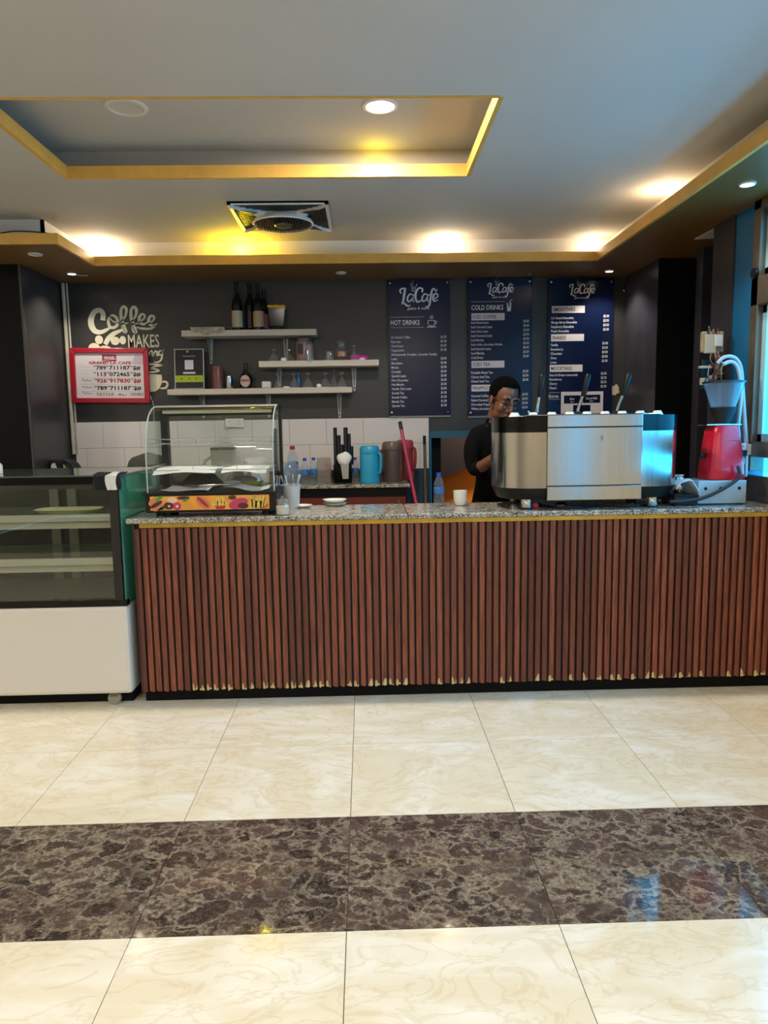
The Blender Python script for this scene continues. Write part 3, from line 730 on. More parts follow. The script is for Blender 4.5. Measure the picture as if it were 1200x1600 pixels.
shp('printed_doughnut', '#54202c', D(.155, .32, .024, .019, y1p), D(.28, .86, .033, .009, y1p), D(.78, .24, .026, .015, y2p), D(.69, .84, .02, .011, y1p))
shp('printed_cream', '#e5c6a8', D(.185, .72, .026, .014, y1p), D(.225, .28, .007, .007, y2p), D(.158, .3, .006, .006, y2p))
shp('printed_hotdog_bun', '#d9775a', D(.445, .5, .042, .024, y1p, -.75))
shp('printed_sausage', '#a43423', D(.44, .56, .038, .009, y3p, -.75))
def fries1(mb):
    r = random.Random(4)
    for i in range(16):
        x = u(.53+.007*i); mb.ribbon([(x, v(.25)), (x+r.uniform(-.35, .35)*.02, v(r.uniform(.55, .95)))], .005, y2p, sub=1)
def fries2(mb):
    r = random.Random(5)
    for i in range(18):
        x = u(.84+.007*i); mb.ribbon([(x, v(.05)), (x+r.uniform(-.2, .5)*.03, v(r.uniform(.5, .95)))], .006, y2p, sub=1)
shp('printed_fries', '#e8cf62', fries1, fries2, kind='stuff')
shp('printed_carton', '#c5252c', lambda mb: mb.poly([(u(.54), v(.28)), (u(.635), v(.28)), (u(.62), v(.03)), (u(.555), v(.03))], y3p), lambda mb: mb.ribbon([(u(.93), v(.06)), (u(.965), v(.14)), (u(.985), v(.3))], .007, y3p))
# glass shell
prof = smooth([(0, HB), (0, HB+.16), (.012, HB+.25), (.06, HT-.075), (.14, HT-.018), (.235, HT)], 5)
gx = hw-.012
g1 = MB().sheet([[(x, yo+.01+p[0], p[1]) for p in prof] for x in (-gx, gx)]); part('curved_glass', g1, M['dglass'], dis, sm=60)
for s_ in (-1, 1):
    out = [(yo+.01+p[0], p[1]) for p in prof]+[(-yo-.03, HT), (-yo-.03, HB)]
    sg = part('side_glass', MB().prism_x(out, s_*gx-.003, s_*gx+.003), thin_glass('display_side_glass', (.86, .93, .9), 1.45) if 'display_side_glass' not in bpy.data.materials else bpy.data.materials['display_side_glass'], dis)
    part('glass_edge', MB().tube([(s_*gx, yo+.008+p[0], p[1]) for p in prof], .0035, 6), fold('glass_edge_trim', '#aeb6ae', .3), sg)
    part('rear_post', MB().box(s_*gx-.02 if s_ > 0 else -gx-.005, gx+.01 if s_ > 0 else -gx+.03, -yo-.05, -yo, HB, HT+.004), M['black'], dis)
part('top_panel', MB().box(-gx, gx, yo+.235, -yo, HT-.004, HT+.002), M['dglass'], dis)
part('top_rail', MB().box(-gx, gx, yo+.23, yo+.245, HT-.006, HT+.004), fold('rail_alu', '#b8b9b0', .3, metal=.6), dis)
lt = part('light_tube', MB().cyl((0, yo+.25, HT-.03), .009, -gx+.03, gx-.03, 12, 'x'), fold('light_tube_off', '#b7b190', .3), dis, sm=40)
part('rear_rail', MB().box(-gx, gx, -yo-.02, -yo, HT-.05, HT), M['black'], dis)
part('rear_door', MB().box(-gx+.02, 0.0, -yo-.014, -yo-.010, HB, HT-.05), M['dglass'], dis); part('rear_door', MB().box(-.02, gx-.02, -yo-.024, -yo-.020, HB, HT-.05), M['dglass'], dis)
zA = at(330, 733, 3.78).z-Z_TOP; zB = at(330, 692, 3.85).z-Z_TOP
for z_, ya in ((zA, yo+.05), (zB, yo+.13)):
    sh = part('glass_shelf', MB().box(-gx+.02, gx-.02, ya, -yo-.05, z_-.006, z_), M['dglass'], dis)
    wr_ = MB()
    for q in (.0, .022): wr_.tube([(-gx+.02, -yo-.06, z_+q), (-gx+.02, ya, z_+q), (gx-.02, ya, z_+q), (gx-.02, -yo-.06, z_+q)], .0022, 5)
    for x in (-gx+.02, -gx*.3, gx*.4, gx-.02): wr_.tube([(x, ya, z_), (x, ya, z_+.022)], .002, 5)
    part('wire_guard', wr_, fold('wire_chrome', '#c9cac4', .25, metal=.8), sh)
def paper(name, label, x0, x1, y0, y1, z, seed, curl=.006, mat=None, cat='paper', droop=0.0):
    r = random.Random(seed); n = 9; g = []
    ph = [r.uniform(0, 6) for _ in range(4)]
    for i in range(n):
        row = []
        for j in range(7):
            a, b = i/(n-1), j/6; x = x0+(x1-x0)*a; y = y0+(y1-y0)*b+.01*math.sin(a*5+ph[0])
            dr = -droop*(1-b/.25)**1.5 if (droop and b < .25) else 0.0
            row.append((x, y, dr+curl+curl*(math.sin(a*6+ph[1])+.7*math.sin(b*5+a*3+ph[2]))/1.7))
        g.append(row)
    cx, cy = (x0+x1)/2, (y0+y1)/2
    o = part(name, MB().sheet([[(p[0]-cx, p[1]-cy, p[2]) for p in row] for row in g], .0012), mat or M['paper'], sm=60, loc=(cx, cy, z)); return tag(o, label, cat)
zs_, zf_ = Z_TOP+zA, Z_TOP+HB+.004
yi = wy0
paper('liner_paper', 'white liner paper on the left of the middle shelf of the pastry display', wc-gx+.02, wc+.02, yi+.028, yi+.27, zs_+.001, 1, .009, droop=.022)
paper('liner_paper', 'white liner paper on the right of the middle shelf of the pastry display', wc+.05, wc+gx-.04, yi+.028, yi+.27, zs_+.001, 2, .007, droop=.022)
paper('liner_paper', 'white liner paper on the left floor of the pastry display', wc-gx+.05, wc-.02, yi+.03, yi+.28, zf_+.001, 3, .010)
paper('liner_paper', 'white liner paper on the right floor of the pastry display', wc+.06, wc+gx-.03, yi+.03, yi+.2, zf_+.001, 4, .013)
# covered cake dish, tongs, dark cloth inside
p = at(381, 740, yi+.25); ck = thing('cake_dish', 'yellow rimmed clear dish with a chocolate roll inside the pastry display', 'dish', (p.x, yi+.265, zf_+.002))
part('plate', MB().lathe([(0, .006), (.07, .006), (.088, .03), (.09, .031), (.07, 0), (0, 0)], 28, sx=1.15, sy=.62), pm('amber_plastic', '#b59a3c', .2, coat=.5), ck, sm=50)
part('chocolate_roll', MB().ico((0, 0, .036), .03, 3, (2.4, 1.1, .85)), pm('chocolate_cake', '#5b3a2c', .6, var=.3, vscale=30), ck, sm=60)
part('clear_lid', MB().lathe([(.088, .032), (.086, .05), (.07, .068), (0, .072)], 28, sx=1.12, sy=.6), M['glassw'], ck, sm=60)
p = at(315, 772, yi+.06)
tg = thing('serving_tongs', 'steel tongs with dark red grips on the floor of the pastry display', 'tongs', (wc-.02, yi+.11, zf_+.024))
part('arm', MB().tube([(-.11, -.012, 0), (0, -.016, .004), (.1, 0, .004)], [.004, .005, .004], 6), M['chrome'], tg, sm=60); part('arm', MB().tube([(-.11, .012, 0), (0, .018, .004), (.1, 0, .004)], [.004, .005, .004], 6), M['chrome'], tg, sm=60)
part('grip', MB().box(-.14, -.06, -.02, .02, -.003, .006), pm('dark_red_grip', '#6a2b33', .5), tg, bev=.003)
def lump(name, label, c, r, sc, mat, cat, seed, rough=.18, zsink=.75):
    mb = MB().ico((0, 0, 0), r, 3, sc); rn = random.Random(seed); ph = [rn.uniform(0, 6) for _ in range(6)]
    mb.v = [(x*(1+rough*math.sin(z*40+ph[0]+y*25)), y*(1+rough*math.sin(x*38+ph[1])), max(-r*sc[2]*zsink, z*(1+rough*math.sin(x*45+ph[2]+y*30)))) for x, y, z in mb.v]
    zb = min(v_[2] for v_ in mb.v)
    o = part(name, mb, mat, sm=70, loc=(c[0], c[1], c[2]-zb)); return tag(o, label, cat)
m_dk = pm('dark_fabric', '#17181b', .85, var=.3, vscale=20)
lump('folded_bag', 'crumpled dark bag inside the lower level of the pastry display', (wc-.10, yi+.275, zf_+.001), .07, (1.7, .55, .65), m_dk, 'bag', 5)
lump('foil_scrap', 'crumpled grey plastic wrap at the middle of the pastry display floor', (wc+.09, yi+.12, zf_+.032), .03, (1.8, .7, .35), pm('grey_wrap', '#8b8984', .3), 'wrap', 6)

# ------------------------------------------------------------------ espresso machine
mY0, mD = 3.665, .44
mxl, mxr = at(854, 720, mY0).x, at(1003, 720, mY0).x
mc = (mxl+mxr)/2; fw = (mxr-mxl)/2; ER = .238
FH, Z1m, Z2m, Z3m = .052, .112, .395, .475
esp = thing('espresso_machine', 'three lever espresso machine in brushed steel with black bands and rounded ends', 'espresso machine', (mc, mY0+mD/2, Z_TOP)); yo = -mD/2
def plan(side, inset=0.0, n=14):
    """half outline of a rounded end, from front flat edge around to the back"""
    o = []
    for i in range(n+1):
        a = -PI/2+PI*i/n; ex = 2.6
        c, s_ = abs(math.cos(a))**(2/ex), math.copysign(abs(math.sin(a))**(2/ex), math.sin(a))
        o.append((side*(fw+(ER-inset)*c), (mD/2-inset)*s_))
    return o
def end_block(side, z0, z1, inset=0.0, inset0=None):
    o1 = plan(side, inset); o0 = plan(side, inset if inset0 is None else inset0)
    n = len(o1); vs = [(x, y, z0) for x, y in o0]+[(x, y, z1) for x, y in o1]
    fs = [(i, i+1, i+1+n, i+n) for i in range(n-1)]+[tuple(range(n))[::-1], tuple(range(n, 2*n)), (n-1, 0, n, 2*n-1)]
    return MB().add(vs, fs)
for sd, nm in ((-1, 'left'), (1, 'right')):
    part('lower_band', end_block(sd, FH, Z1m, .0, .03), M['black'], esp, sm=40, label='black lower band of a rounded end')
    part('end_panel', end_block(sd, Z1m, Z2m, .001), M['steel'], esp, sm=40, label='brushed steel rounded end panel')
    part('upper_band', end_block(sd, Z2m, Z3m, .0), M['blackg'], esp, sm=40, label='glossy black upper band of a rounded end')
part('front_panel', MB().box(-fw+.001, fw-.001, yo-.006, yo+.05, Z1m+.012, Z2m+.022), M['steel'], esp, bev=.003, label='flat brushed steel panel facing the room')
part('top_strip', MB().box(-fw+.001, fw-.001, yo-.006, yo+.05, Z2m+.024, Z3m+.006), M['steel'], esp, bev=.003)
part('bottom_strip', MB().box(-fw+.001, fw-.001, yo-.012, yo+.05, FH-.002, Z1m+.010), M['steel'], esp, bev=.004)
part('core', MB().box(-fw, fw, yo+.045, -yo-.02, FH, Z3m-.04), M['black'], esp)
em = MB()
for q in range(3): em.ribbon([(.028-.0, .006-q*.008), (.034, .010-q*.008), (.040, .006-q*.008), (.034, .002-q*.008), (.030, .005-q*.008)], .0022, 0, sub=3)
part('emblem', em, fold('emblem_grey', '#7d7b76', .3, metal=.8), esp, loc=(.0, yo-.0068, Z2m-.03))
part('cup_tray', MB().box(-fw-.12, fw+.12, yo+.05, -yo-.04, Z3m-.046, Z3m-.036), M['chrome'], esp)
part('cup_rail', MB().tube([(-fw-.1, yo+.03, Z3m+.004), (fw+.1, yo+.03, Z3m+.004)], .005, 8), M['chrome'], esp, sm=60)
for (sx, sy) in ((-1, -1), (1, -1), (-1, 1), (1, 1)):
    f_ = part('foot', MB().lathe([(.026, 0), (.028, .004), (.028, FH), (.024, FH)], 20, (sx*(fw+.085), sy*(mD/2-.07), 0)), M['chrome'], esp, sm=40)
    part('foot_pad', MB().cyl((sx*(fw+.085), sy*(mD/2-.07), 0), .03, 0, .006), M['black'], f_, sm=40)
for px, lean in ((841, .10), (904, .22), (965, .25)):
    Yl = mY0+.30; b = at(px-3, 640, Yl); lx, ly = b.x-mc, Yl-(mY0+mD/2)
    t0 = Z3m-.026
    lv = part('lever_group', MB().lathe([(.034, t0-.02), (.036, t0+.03), (.03, t0+.045), (.014, t0+.052)], 20, (lx, ly, 0)), M['black'], esp, sm=40, label='black lever group with chrome shaft')
    pts = [(lx, ly, t0+.03), (lx+lean*.06, ly-.01, t0+.09), (lx+lean*.12, ly-.02, t0+.135)]
    part('lever_shaft', MB().tube(pts, [.010, .0095, .009], 10), M['chrome'], lv, sm=60)
    pts = [(lx+lean*.12, ly-.02, t0+.13), (lx+lean*.17, ly-.025, t0+.17), (lx+lean*.23, ly-.03, t0+.235), (lx+lean*.24, ly-.03, t0+.248)]
    part('lever_handle', MB().tube(pts, [.013, .016, .018, .012], 12), M['black'], lv, sm=60)
    # group head and portafilter on the barista's side
    part('group_head', MB().lathe([(.035, Z2m-.13), (.038, Z2m-.10), (.038, Z2m)], 20, (lx, -yo+.03, 0)), M['chrome'], lv, sm=40)
    pf = part('portafilter', MB().lathe([(.02, Z2m-.17), (.036, Z2m-.16), (.036, Z2m-.13)], 20, (lx, -yo+.03, 0)), M['chrome'], lv, sm=40)
part('drip_tray', MB().box(-fw-.05, fw+.05, -yo-.04, -yo+.10, FH+.01, FH+.04), M['steel'], esp)
# cups turned upside down on the tray
cup_prof = [(.036, 0), (.0375, .003), (.033, .03), (.022, .05), (.019, .054), (.019, .057), (0, .055)]
cups = None; k = 0
rc = random.Random(5)
row1 = [804, 833, 862, 890, 917, 945, 972, 1000, 1027]
words = ['first', 'second', 'third', 'fourth', 'fifth', 'sixth', 'seventh', 'eighth', 'ninth']
for i, px in enumerate(row1):
    Yc = mY0+.085; q = at(px, 648, Yc); lab = 'white upturned cup on the espresso machine, %s from the left' % words[i]
    loc = (q.x, Yc, Z_TOP+Z3m-.0355)
    if cups is None:
        cups = thing('espresso_cup', lab, 'cup', loc, 0, 'cups on the espresso machine')
        part('cup_body', MB().lathe(cup_prof, 24), M['ceramic'], cups, sm=50)
        part('handle', MB().tube(smooth([(.034, 0, .012), (.05, 0, .016), (.052, 0, .03), (.031, 0, .036)], 4), .004, 6), M['ceramic'], cups, sm=60)
    else: dup(cups, loc, rc.uniform(0, 6), lab)
# clutter under the machine
p = onz(828, 790, Z_TOP)
lump('red_cloth', 'small red cloth under the left end of the espresso machine', (p.x, mY0+.10, Z_TOP), .026, (.7, .9, .75), pm('red_cloth', '#b23a4a', .8), 'cloth', 9)
cbl = [onz(x, y, Z_TOP+.006) for x, y in ((838, 786), (862, 792), (900, 793), (940, 790), (985, 791), (1010, 789))]
o = part('machine_cable', MB().tube(smooth([tuple(q) for q in cbl], 5), .006, 6), M['black'], sm=60); tag(o, 'black cable lying under the espresso machine', 'cable')
bx_ = onz(955, 787, Z_TOP)
o = part('steel_pitcher_lid', MB().lathe([(.03, 0), (.032, .012), (.02, .022), (0, .024)], 20), M['chrome'], sm=40, loc=(onz(862, 785, Z_TOP).x, mY0+.16, Z_TOP)); tag(o, 'small round steel lid in the shade under the espresso machine', 'lid')

# ------------------------------------------------------------------ grinder on its steel knock box, right end of the counter
gy = 3.765
kx0, kx1 = at(1091, 770, gy).x, at(1166, 770, gy).x; kc = (kx0+kx1)/2; kw = (kx1-kx0)/2
KH = at(1128, 751, gy).z-Z_TOP
kb = thing('knock_box', 'pale steel box with round holes under the red grinder', 'box', (kc, gy+.11, Z_TOP))
part('body', MB().box(-kw, kw, -.11, .11, .006, KH), pm('pale_steel', '#b9c4c4', .35, metal=.45, var=.05), kb, bev=.003)
for x in (-kw*.7, -.01, kw*.7): part('hole', MB().cyl((x, -.1105, KH*.68), .0085, 0, .001, 16, 'y'), M['black'], kb)
for x in (-kw*.85, kw*.85):
    for y in (-.09, .09): part('foot', MB().cyl((x, y, 0), .01, 0, .007, 12), M['black'], kb)
gz = Z_TOP+KH
gX = at(1127, 740, gy+.1).x
gd = thing('coffee_grinder', 'red coffee grinder with clear cone hopper half full of beans', 'grinder', (gX, gy+.11, gz))
s_px = (gy+.11)/F_PX
hB = (749-665)*s_px; r0, r1 = 29*s_px, 22*s_px
def sq(rx, ry, n=32, e=4.0):
    o = []
    for i in range(n):
        a = 2*PI*i/n; o.append((rx*math.copysign(abs(math.cos(a))**(2/e), math.cos(a)), ry*math.copysign(abs(math.sin(a))**(2/e), math.sin(a))))
    return o
mb = MB(); rg = [(r0*.97, .002), (r0, .01), (r0*.97, hB*.25), (r1*1.05, hB*.8), (r1, hB*.93), (r1*.8, hB)]
vs = []; fs = []
for r, z in rg: vs += [(x, y, z) for x, y in sq(r, r*1.05)]
for q in range(len(rg)-1): fs += [(q*32+i, q*32+(i+1) % 32, (q+1)*32+(i+1) % 32, (q+1)*32+i) for i in range(32)]
fs += [tuple(range(32))[::-1], tuple((len(rg)-1)*32+i for i in range(32))]
part('body', mb.add(vs, fs), pm('red_enamel', '#d3112e', .3, coat=.3), gd, sm=40)
vt = MB()
for q in range(3): vt.box(-.012, .055, -r1*1.12-.001, -r1*1.0, hB*(.72-q*.035), hB*(.72-q*.035)+.002)
part('vent_slots', vt, fold('vent_dark_red', '#5d0716', .5), gd)
part('collar', MB().box(-r1*1.45, r1*1.05, -r1*.7, r1*.7, hB+.001, hB+.009), M['chrome'], gd, bev=.003)
part('dosing_fork', MB().box(-r0*1.25, -r0*.9, -.02, .02, hB*.42, hB*.5), M['black'], gd, bev=.004)
hh = (665-598)*s_px; rb, rt = 11*s_px, 30*s_px
part('hopper', MB().lathe([(rb*.9, hB+.009), (rb, hB+.022), (rt, hB+hh-.004), (rt*1.02, hB+hh)], 32), thin_glass('hopper_plastic', (.80, .86, .88), 1.45, .05, .22, (.75, .82, .88)), gd, sm=40)
zb1 = hB+hh*.42; rbe = rb+(rt-rb)*.38
part('beans', MB().lathe([(0, hB+.012), (rb*.95, hB+.012), (rb*1.03, hB+.022), (rbe*1.10, zb1), (0, zb1+.008)], 28), pm('coffee_beans', '#0a0604', .6, bump=1.0, bscale=160), gd, sm=50)
part('hopper_lid', MB().lathe([(0, hB+hh+.008), (rt*.9, hB+hh+.008), (rt*1.06, hB+hh+.004), (rt*1.06, hB+hh-.004), (rt*1.02, hB+hh-.004)], 32), fold('lid_dark', '#1d2326', .3), gd, sm=40)
# cable in front of the grinder
cbl = [(1153, 728, gy-.02), (1156, 742, gy-.03), (1148, 752, gy-.03), (1122, 768, gy-.05), (1095, 779, gy-.05), (1066, 783.5, gy-.05), (1046, 784, gy-.04)]
pts = [at(*q) for q in cbl]; pts = [Vector((q.x, q.y, max(q.z, Z_TOP+.010))) for q in pts]
o = part('power_cable', MB().tube(smooth([tuple(q) for q in pts], 6), .0095, 8), pm('dark_rubber', '#20272c', .5), sm=60); tag(o, 'thick dark cable drooping across the box under the grinder', 'cable')
# folded blue-white cloth leaning on the box
q = at(1087, 752, gy+.02); n = 8; grid = []
for i in range(13):
    a = i/12; row = []
    for j in range(8):
        b = j/7; row.append(((a-.5)*.12-.005*b, (b-.5)*.11, .075*math.sin(PI*min(1, a*.9+.08))**.7*(1-.25*b)+.004*math.sin(b*18)+.004*math.sin(a*12+b*5)))
    grid.append(row)
o = part('folded_cloth', MB().sheet(grid, .01), pm('pale_blue_cloth', '#b9cdd8', .9, var=.12, vscale=25), sm=60, loc=(kx0-.066, gy+.03, Z_TOP+.066)); tag(o, 'pale folded cloth draped over the dark tray beside the grinder', 'cloth')
dt = thing('tamping_tray', 'dark tray with clutter between the espresso machine and the grinder', 'tray', (kx0-.082, gy+.06, Z_TOP))
part('tray_body', MB().box(-.052, .075, -.08, .10, 0, .05), pm('dark_brown_plastic', '#2b2220', .5), dt, bev=.008)
part('tray_rim', MB().box(-.056, .08, -.085, .105, .046, .055), M['black'], dt, bev=.004)
q = at(1084, 722, gy+.12)
jg = thing('milk_pitcher', 'small steel pitcher with a blue-white handle left of the red grinder', 'pitcher', (kx0-.048, gy+.125, Z_TOP+.0555))
part('pitcher_body', MB().lathe([(.03, 0), (.034, .01), (.03, .06), (.024, .08), (.027, .10)], 24), M['chrome'], jg, sm=50)
part('handle', MB().tube(smooth([(-.03, -.01, .03), (-.052, -.02, .04), (-.05, -.02, .085), (-.026, -.008, .09)], 4), .005, 6), M['whitep'], jg, sm=60)
q = at(1056, 739, 4.0)
o = part('paper_cup', MB().lathe([(.022, 0), (.028, .06), (.030, .062), (.026, .06), (.02, .004), (0, .004)], 20), M['whitep'], sm=50, loc=(q.x, 4.0, Z_TOP)); tag(o, 'small pale paper cup right behind the espresso machine', 'cup')
o = part('cardboard_box', MB().box(-.035, .035, -.03, .03, 0, .085), pm('cardboard', '#7b6148', .8, var=.1), bev=.003, loc=(at(1056, 720, 4.045).x+.05, 4.045, Z_TOP)); tag(o, 'small brown cardboard box behind the tray right of the espresso machine', 'box')

# ------------------------------------------------------------------ menu boards
YBD = Y_WALL-.03
m_navy = pm('navy_board', '#0d1838', .24, spec=.3, var=.05, vscale=2); m_prn = pm('white_print', '#dcdce2', .6); m_pale = pm('pale_print', '#d6cfd6', .6); m_ink = pm('navy_print', '#10162c', .5); m_grey = pm('grey_print', '#9d9ea4', .6)
LOGO = [  # strokes of the script logo, survey units of 1/5 px
    ([(146, 160), (137, 140), (148, 124), (174, 120)], [7, 11, 11, 10]), ([(176, 119), (168, 165), (160, 212), (150, 240)], [14, 16, 16, 9]), ([(146, 226), (164, 228), (182, 244), (202, 252), (214, 240)], [7, 11, 13, 9, 3]),
    ([(236, 172), (212, 164), (193, 190), (196, 216), (216, 212), (234, 178)], [9, 10, 12, 12, 9, 7]), ([(238, 165), (230, 205), (243, 222)], [12, 12, 5]),
    ([(302, 152), (306, 128), (280, 120), (258, 148), (253, 192), (268, 221), (302, 208)], [13, 13, 11, 16, 17, 15, 6]),
    ([(346, 172), (322, 164), (304, 190), (308, 216), (328, 210), (344, 178)], [9, 10, 12, 12, 9, 7]), ([(349, 165), (341, 205), (354, 221)], [12, 12, 5]),
    ([(402, 138), (392, 124), (377, 142), (366, 200), (358, 244), (342, 262), (330, 252)], [8, 10, 13, 15, 14, 10, 8]), ([(352, 173), (390, 167)], [7, 7]),
    ([(390, 202), (420, 186), (419, 167), (401, 164), (386, 190), (394, 217), (426, 207)], [8, 9, 10, 11, 14, 12, 5]), ([(404, 148), (418, 130)], [11, 6])]
STALK = [([(236, 150), (232, 66)], [4, 3]), ([(234, 148), (216, 84)], [4, 6]), ([(240, 148), (266, 90)], [4, 6]), ([(224, 140), (236, 110)], [6, 3]), ([(250, 140), (240, 104)], [6, 3])]
class Board:
    def __init__(s, x0, x1, y0, y1, label):
        a, b = at((x0+x1)/2, y0, YBD), at((x0+x1)/2, y1, YBD); yc = (y0+y1)/2
        l, r = at(x0, yc, YBD), at(x1, yc, YBD)
        s.c = Vector(((l.x+r.x)/2, YBD, (a.z+b.z)/2)); s.hw = (r.x-l.x)/2; s.hh = (a.z-b.z)/2; s.yc = yc; s.k = YBD/F_PX*1.008; s.xc = (x0+x1)/2
        s.root = thing('menu_board', label, 'menu board', s.c, 0, 'menu boards')
        part('panel', MB().box(-s.hw, s.hw, 0, .008, -s.hh, s.hh), m_navy, s.root, bev=.002)
        part('backing_board', MB().box(-s.hw+.004, s.hw-.0, .008, .019, -s.hh-.016, s.hh-.01), fold('backing_grey', '#84817c', .6), s.root)
        for sx in (-1, 1):
            for sz in (-1, 1): part('screw', MB().cyl((sx*(s.hw-.022), 0, sz*(s.hh-.026)), .009, 0, .006, 14, 'y', .002), M['chrome'], s.root, sm=40)
    def X(s, px): return (px-s.xc)*s.k
    def Z(s, py): return -(py-s.yc)*s.k
    def text(s, mb, t, px, py, cap, **k):
        if 'width' in k: k['width'] *= s.k
        text(mb, t, s.X(px), s.Z(py), cap*s.k, -.0012 if 'ink' not in k else k.pop('ink'), **k)
    def logo(s, px, py, sc):     # px,py of the logo's centre
        for nm, st, mat in (('logo_lettering', LOGO, m_prn), ('logo_stalk', STALK, m_grey)):
            mb = MB()
            for pts, w in st: mb.ribbon([(s.X(px+(u_-283)/5*sc), s.Z(py+(v_-185)/5*sc)) for u_, v_ in pts], [q/5*sc*s.k for q in w], -.0012, sub=5)
            part(nm, mb, mat, s.root, kind='stuff')
        mb = MB(); s.text(mb, 'gelato & waffle', px-2*sc, py+18.5*sc, 4*sc, align='c', width=33*sc, shear=.25, bold=.01); part('logo_tagline', mb, m_prn, s.root, kind='stuff')
    def lines(s, nm, rows, px, y0, dy, cap, align='l', sx=.85, ys=None):
        mb = MB()
        for i, r in enumerate(rows):
            if r: s.text(mb, r, px, (ys[i] if ys else y0+dy*i), cap, align=align, sx=sx, bold=.012)
        part(nm, mb, m_prn, s.root, kind='stuff')
    def head(s, t, px, py, cap, width, rules=None):
        mb = MB(); s.text(mb, t, px, py, cap, width=width, bold=.012); part('heading', mb, m_prn, s.root, kind='stuff')
        for (a, b, y) in rules or []: part('rule', MB().rect(s.X(a), s.X(b), s.Z(y+.4), s.Z(y-.4), -.0012), m_grey, s.root)
    def flag(s, t, x0, x1, y0, y1, width):
        f = part('heading_bar', MB().rect(s.X(x0), s.X(x1), s.Z(y1), s.Z(y0), -.001), m_pale, s.root)
        mb = MB(); s.text(mb, t, x0+2, y1-2.6, (y1-y0)*.52, width=width, bold=.012, ink=-.0018); part('heading_text', mb, m_ink, f, kind='stuff')
B1 = Board(606.5, 703.5, 437, 649, 'navy menu board listing hot drinks, leftmost of the three boards')
B1.logo(656, 467, 1.0)
B1.head('HOT DRINKS', 612, 508, 7.4, 44, [(612, 663, 496.5), (612, 663, 512)])
mb = MB(); q = lambda a, b: (B1.X(600+a/5), B1.Z(430+b/5))
mb.ribbon([q(345, 360), q(344, 385), q(356, 398), q(386, 398), q(394, 385), q(394, 360)], 5/5*B1.k, -.0012); mb.ribbon([q(342, 360), q(396, 360)], 4/5*B1.k, -.0012)
mb.ribbon([q(394, 368), q(408, 366), q(409, 378), q(394, 388)], 4/5*B1.k, -.0012); mb.ribbon([q(334, 408), q(406, 407)], 7/5*B1.k, -.0012)
for a in (362, 371, 380): mb.ribbon([q(a, 350), q(a-3, 340), q(a+2, 330), q(a, 321)], 3/5*B1.k, -.0012)
part('cup_drawing', mb, m_prn, B1.root, kind='stuff')
hot = ['LA Grand Coffee', 'Espresso', 'Americano', 'Cappuccino', '(Honeycomb, Pumpkin, Caramel, Vanilla)', 'Latte', 'Macchiato', 'Mocha', 'Cortado', 'Spanish Latte', 'Hot Chocolate', 'Hot Mocha', 'Vanilla Chai Latte', 'Somali Tea', 'Somali Coffee', 'Masala Tea', 'Qawah Tea']
B1.lines('item_list', hot, 612.3, 528, 6.43, 3.6)
B1.lines('price_list', ['$1.50', '$1.50', '$1.50', '$1.50', '', '$2.00', '$2.00', '$2.00', '$2.00', '$2.00', '$2.00', '$3.00', '$2.00', '$1.00', '$1.50', '$1.50', '$1.50'], 696.5, 528, 6.43, 3.8, 'r', .75)
B2 = Board(731, 831, 435, 649, 'navy menu board listing cold drinks, behind the barista')
B2.logo(782, 455.5, .68)
B2.head('COLD DRINKS', 737.5, 485.5, 7.4, 48.5, [(737, 788, 473.5)])
mb = MB(); q = lambda a, b: (B2.X(600+a/5), B2.Z(430+b/5))
mb.poly([q(955, 225), q(960, 290), q(986, 290), q(992, 225), q(986, 225), q(980, 262), q(966, 262), q(961, 225)], -.0012); mb.ribbon([q(968, 270), q(980, 222), q(984, 210), q(998, 206)], 5/5*B2.k, -.0015)
part('glass_drawing', mb, m_prn, B2.root, kind='stuff')
B2.flag('ICED COFFEE', 737.5, 788, 490.5, 501, 36)
B2.lines('item_list', ['Iced Americano', 'Iced Caramel Latte', 'Iced Chai Latte', 'Iced Caramel Latte', 'Iced Mocha', 'Iced white chocolate Mocha', 'Iced Spanish Latte', 'Iced Matcha', 'Cold Brew'], 737, 506, 6.52, 3.6)
B2.lines('price_list', ['$2.00', '$2.00', '$2.00', '$2.50', '$2.50', '$2.50', '$2.50', '$2.50', '$2.00'], 825.5, 504.5, 6.52, 3.8, 'r', .75)
B2.flag('ICED TEA', 737.5, 788, 561.5, 572, 27)
B2.lines('item_list', ['Pumpkin Peach Tea', 'Cherry Iced Tea', 'Classic Iced Tea'], 737, 580.8, 6.5, 3.6)
B2.lines('price_list', ['$2.50', '$2.50', '$2.00'], 825, 579.5, 6.4, 3.8, 'r', .75)
B2.flag('FRAPPUCCINO', 737.5, 788, 597.5, 607.5, 40)
B2.lines('item_list', ['Caramel Coffee Frappe', 'Salted Caramel Frappe', 'Chocolate Frappe', 'White chocolate Frappe'], 737, 616, 6.5, 3.6)
B2.lines('price_list', ['$3.00', '$3.00', '$3.00', '$3.00'], 824.5, 614.5, 6.6, 3.8, 'r', .75)
B3 = Board(856, 957.5, 435, 649, 'navy menu board listing smoothies, shakes and mocktails, rightmost of the three boards')
B3.logo(908.5, 456.5, .67)
B3.flag('SMOOTHIES', 862, 912.5, 479.5, 490, 34)
B3.lines('item_list', ['LA Grand Smoothie', 'Mango Berry Smoothie', 'Raspberry Smoothie', 'Peach Smoothie'], 861.5, 499, 6.5, 3.6)
B3.lines('price_list', ['$5.00', '$5.00', '$5.00', '$5.00'], 950, 497, 6.6, 3.8, 'r', .75)
B3.flag('SHAKES', 861.5, 912, 521.5, 532, 21)
B3.lines('item_list', ['Vanilla', 'Strawberry', 'Chocolate', 'Oreo', 'Lotus'], 861, 539.2, 6.5, 3.6)
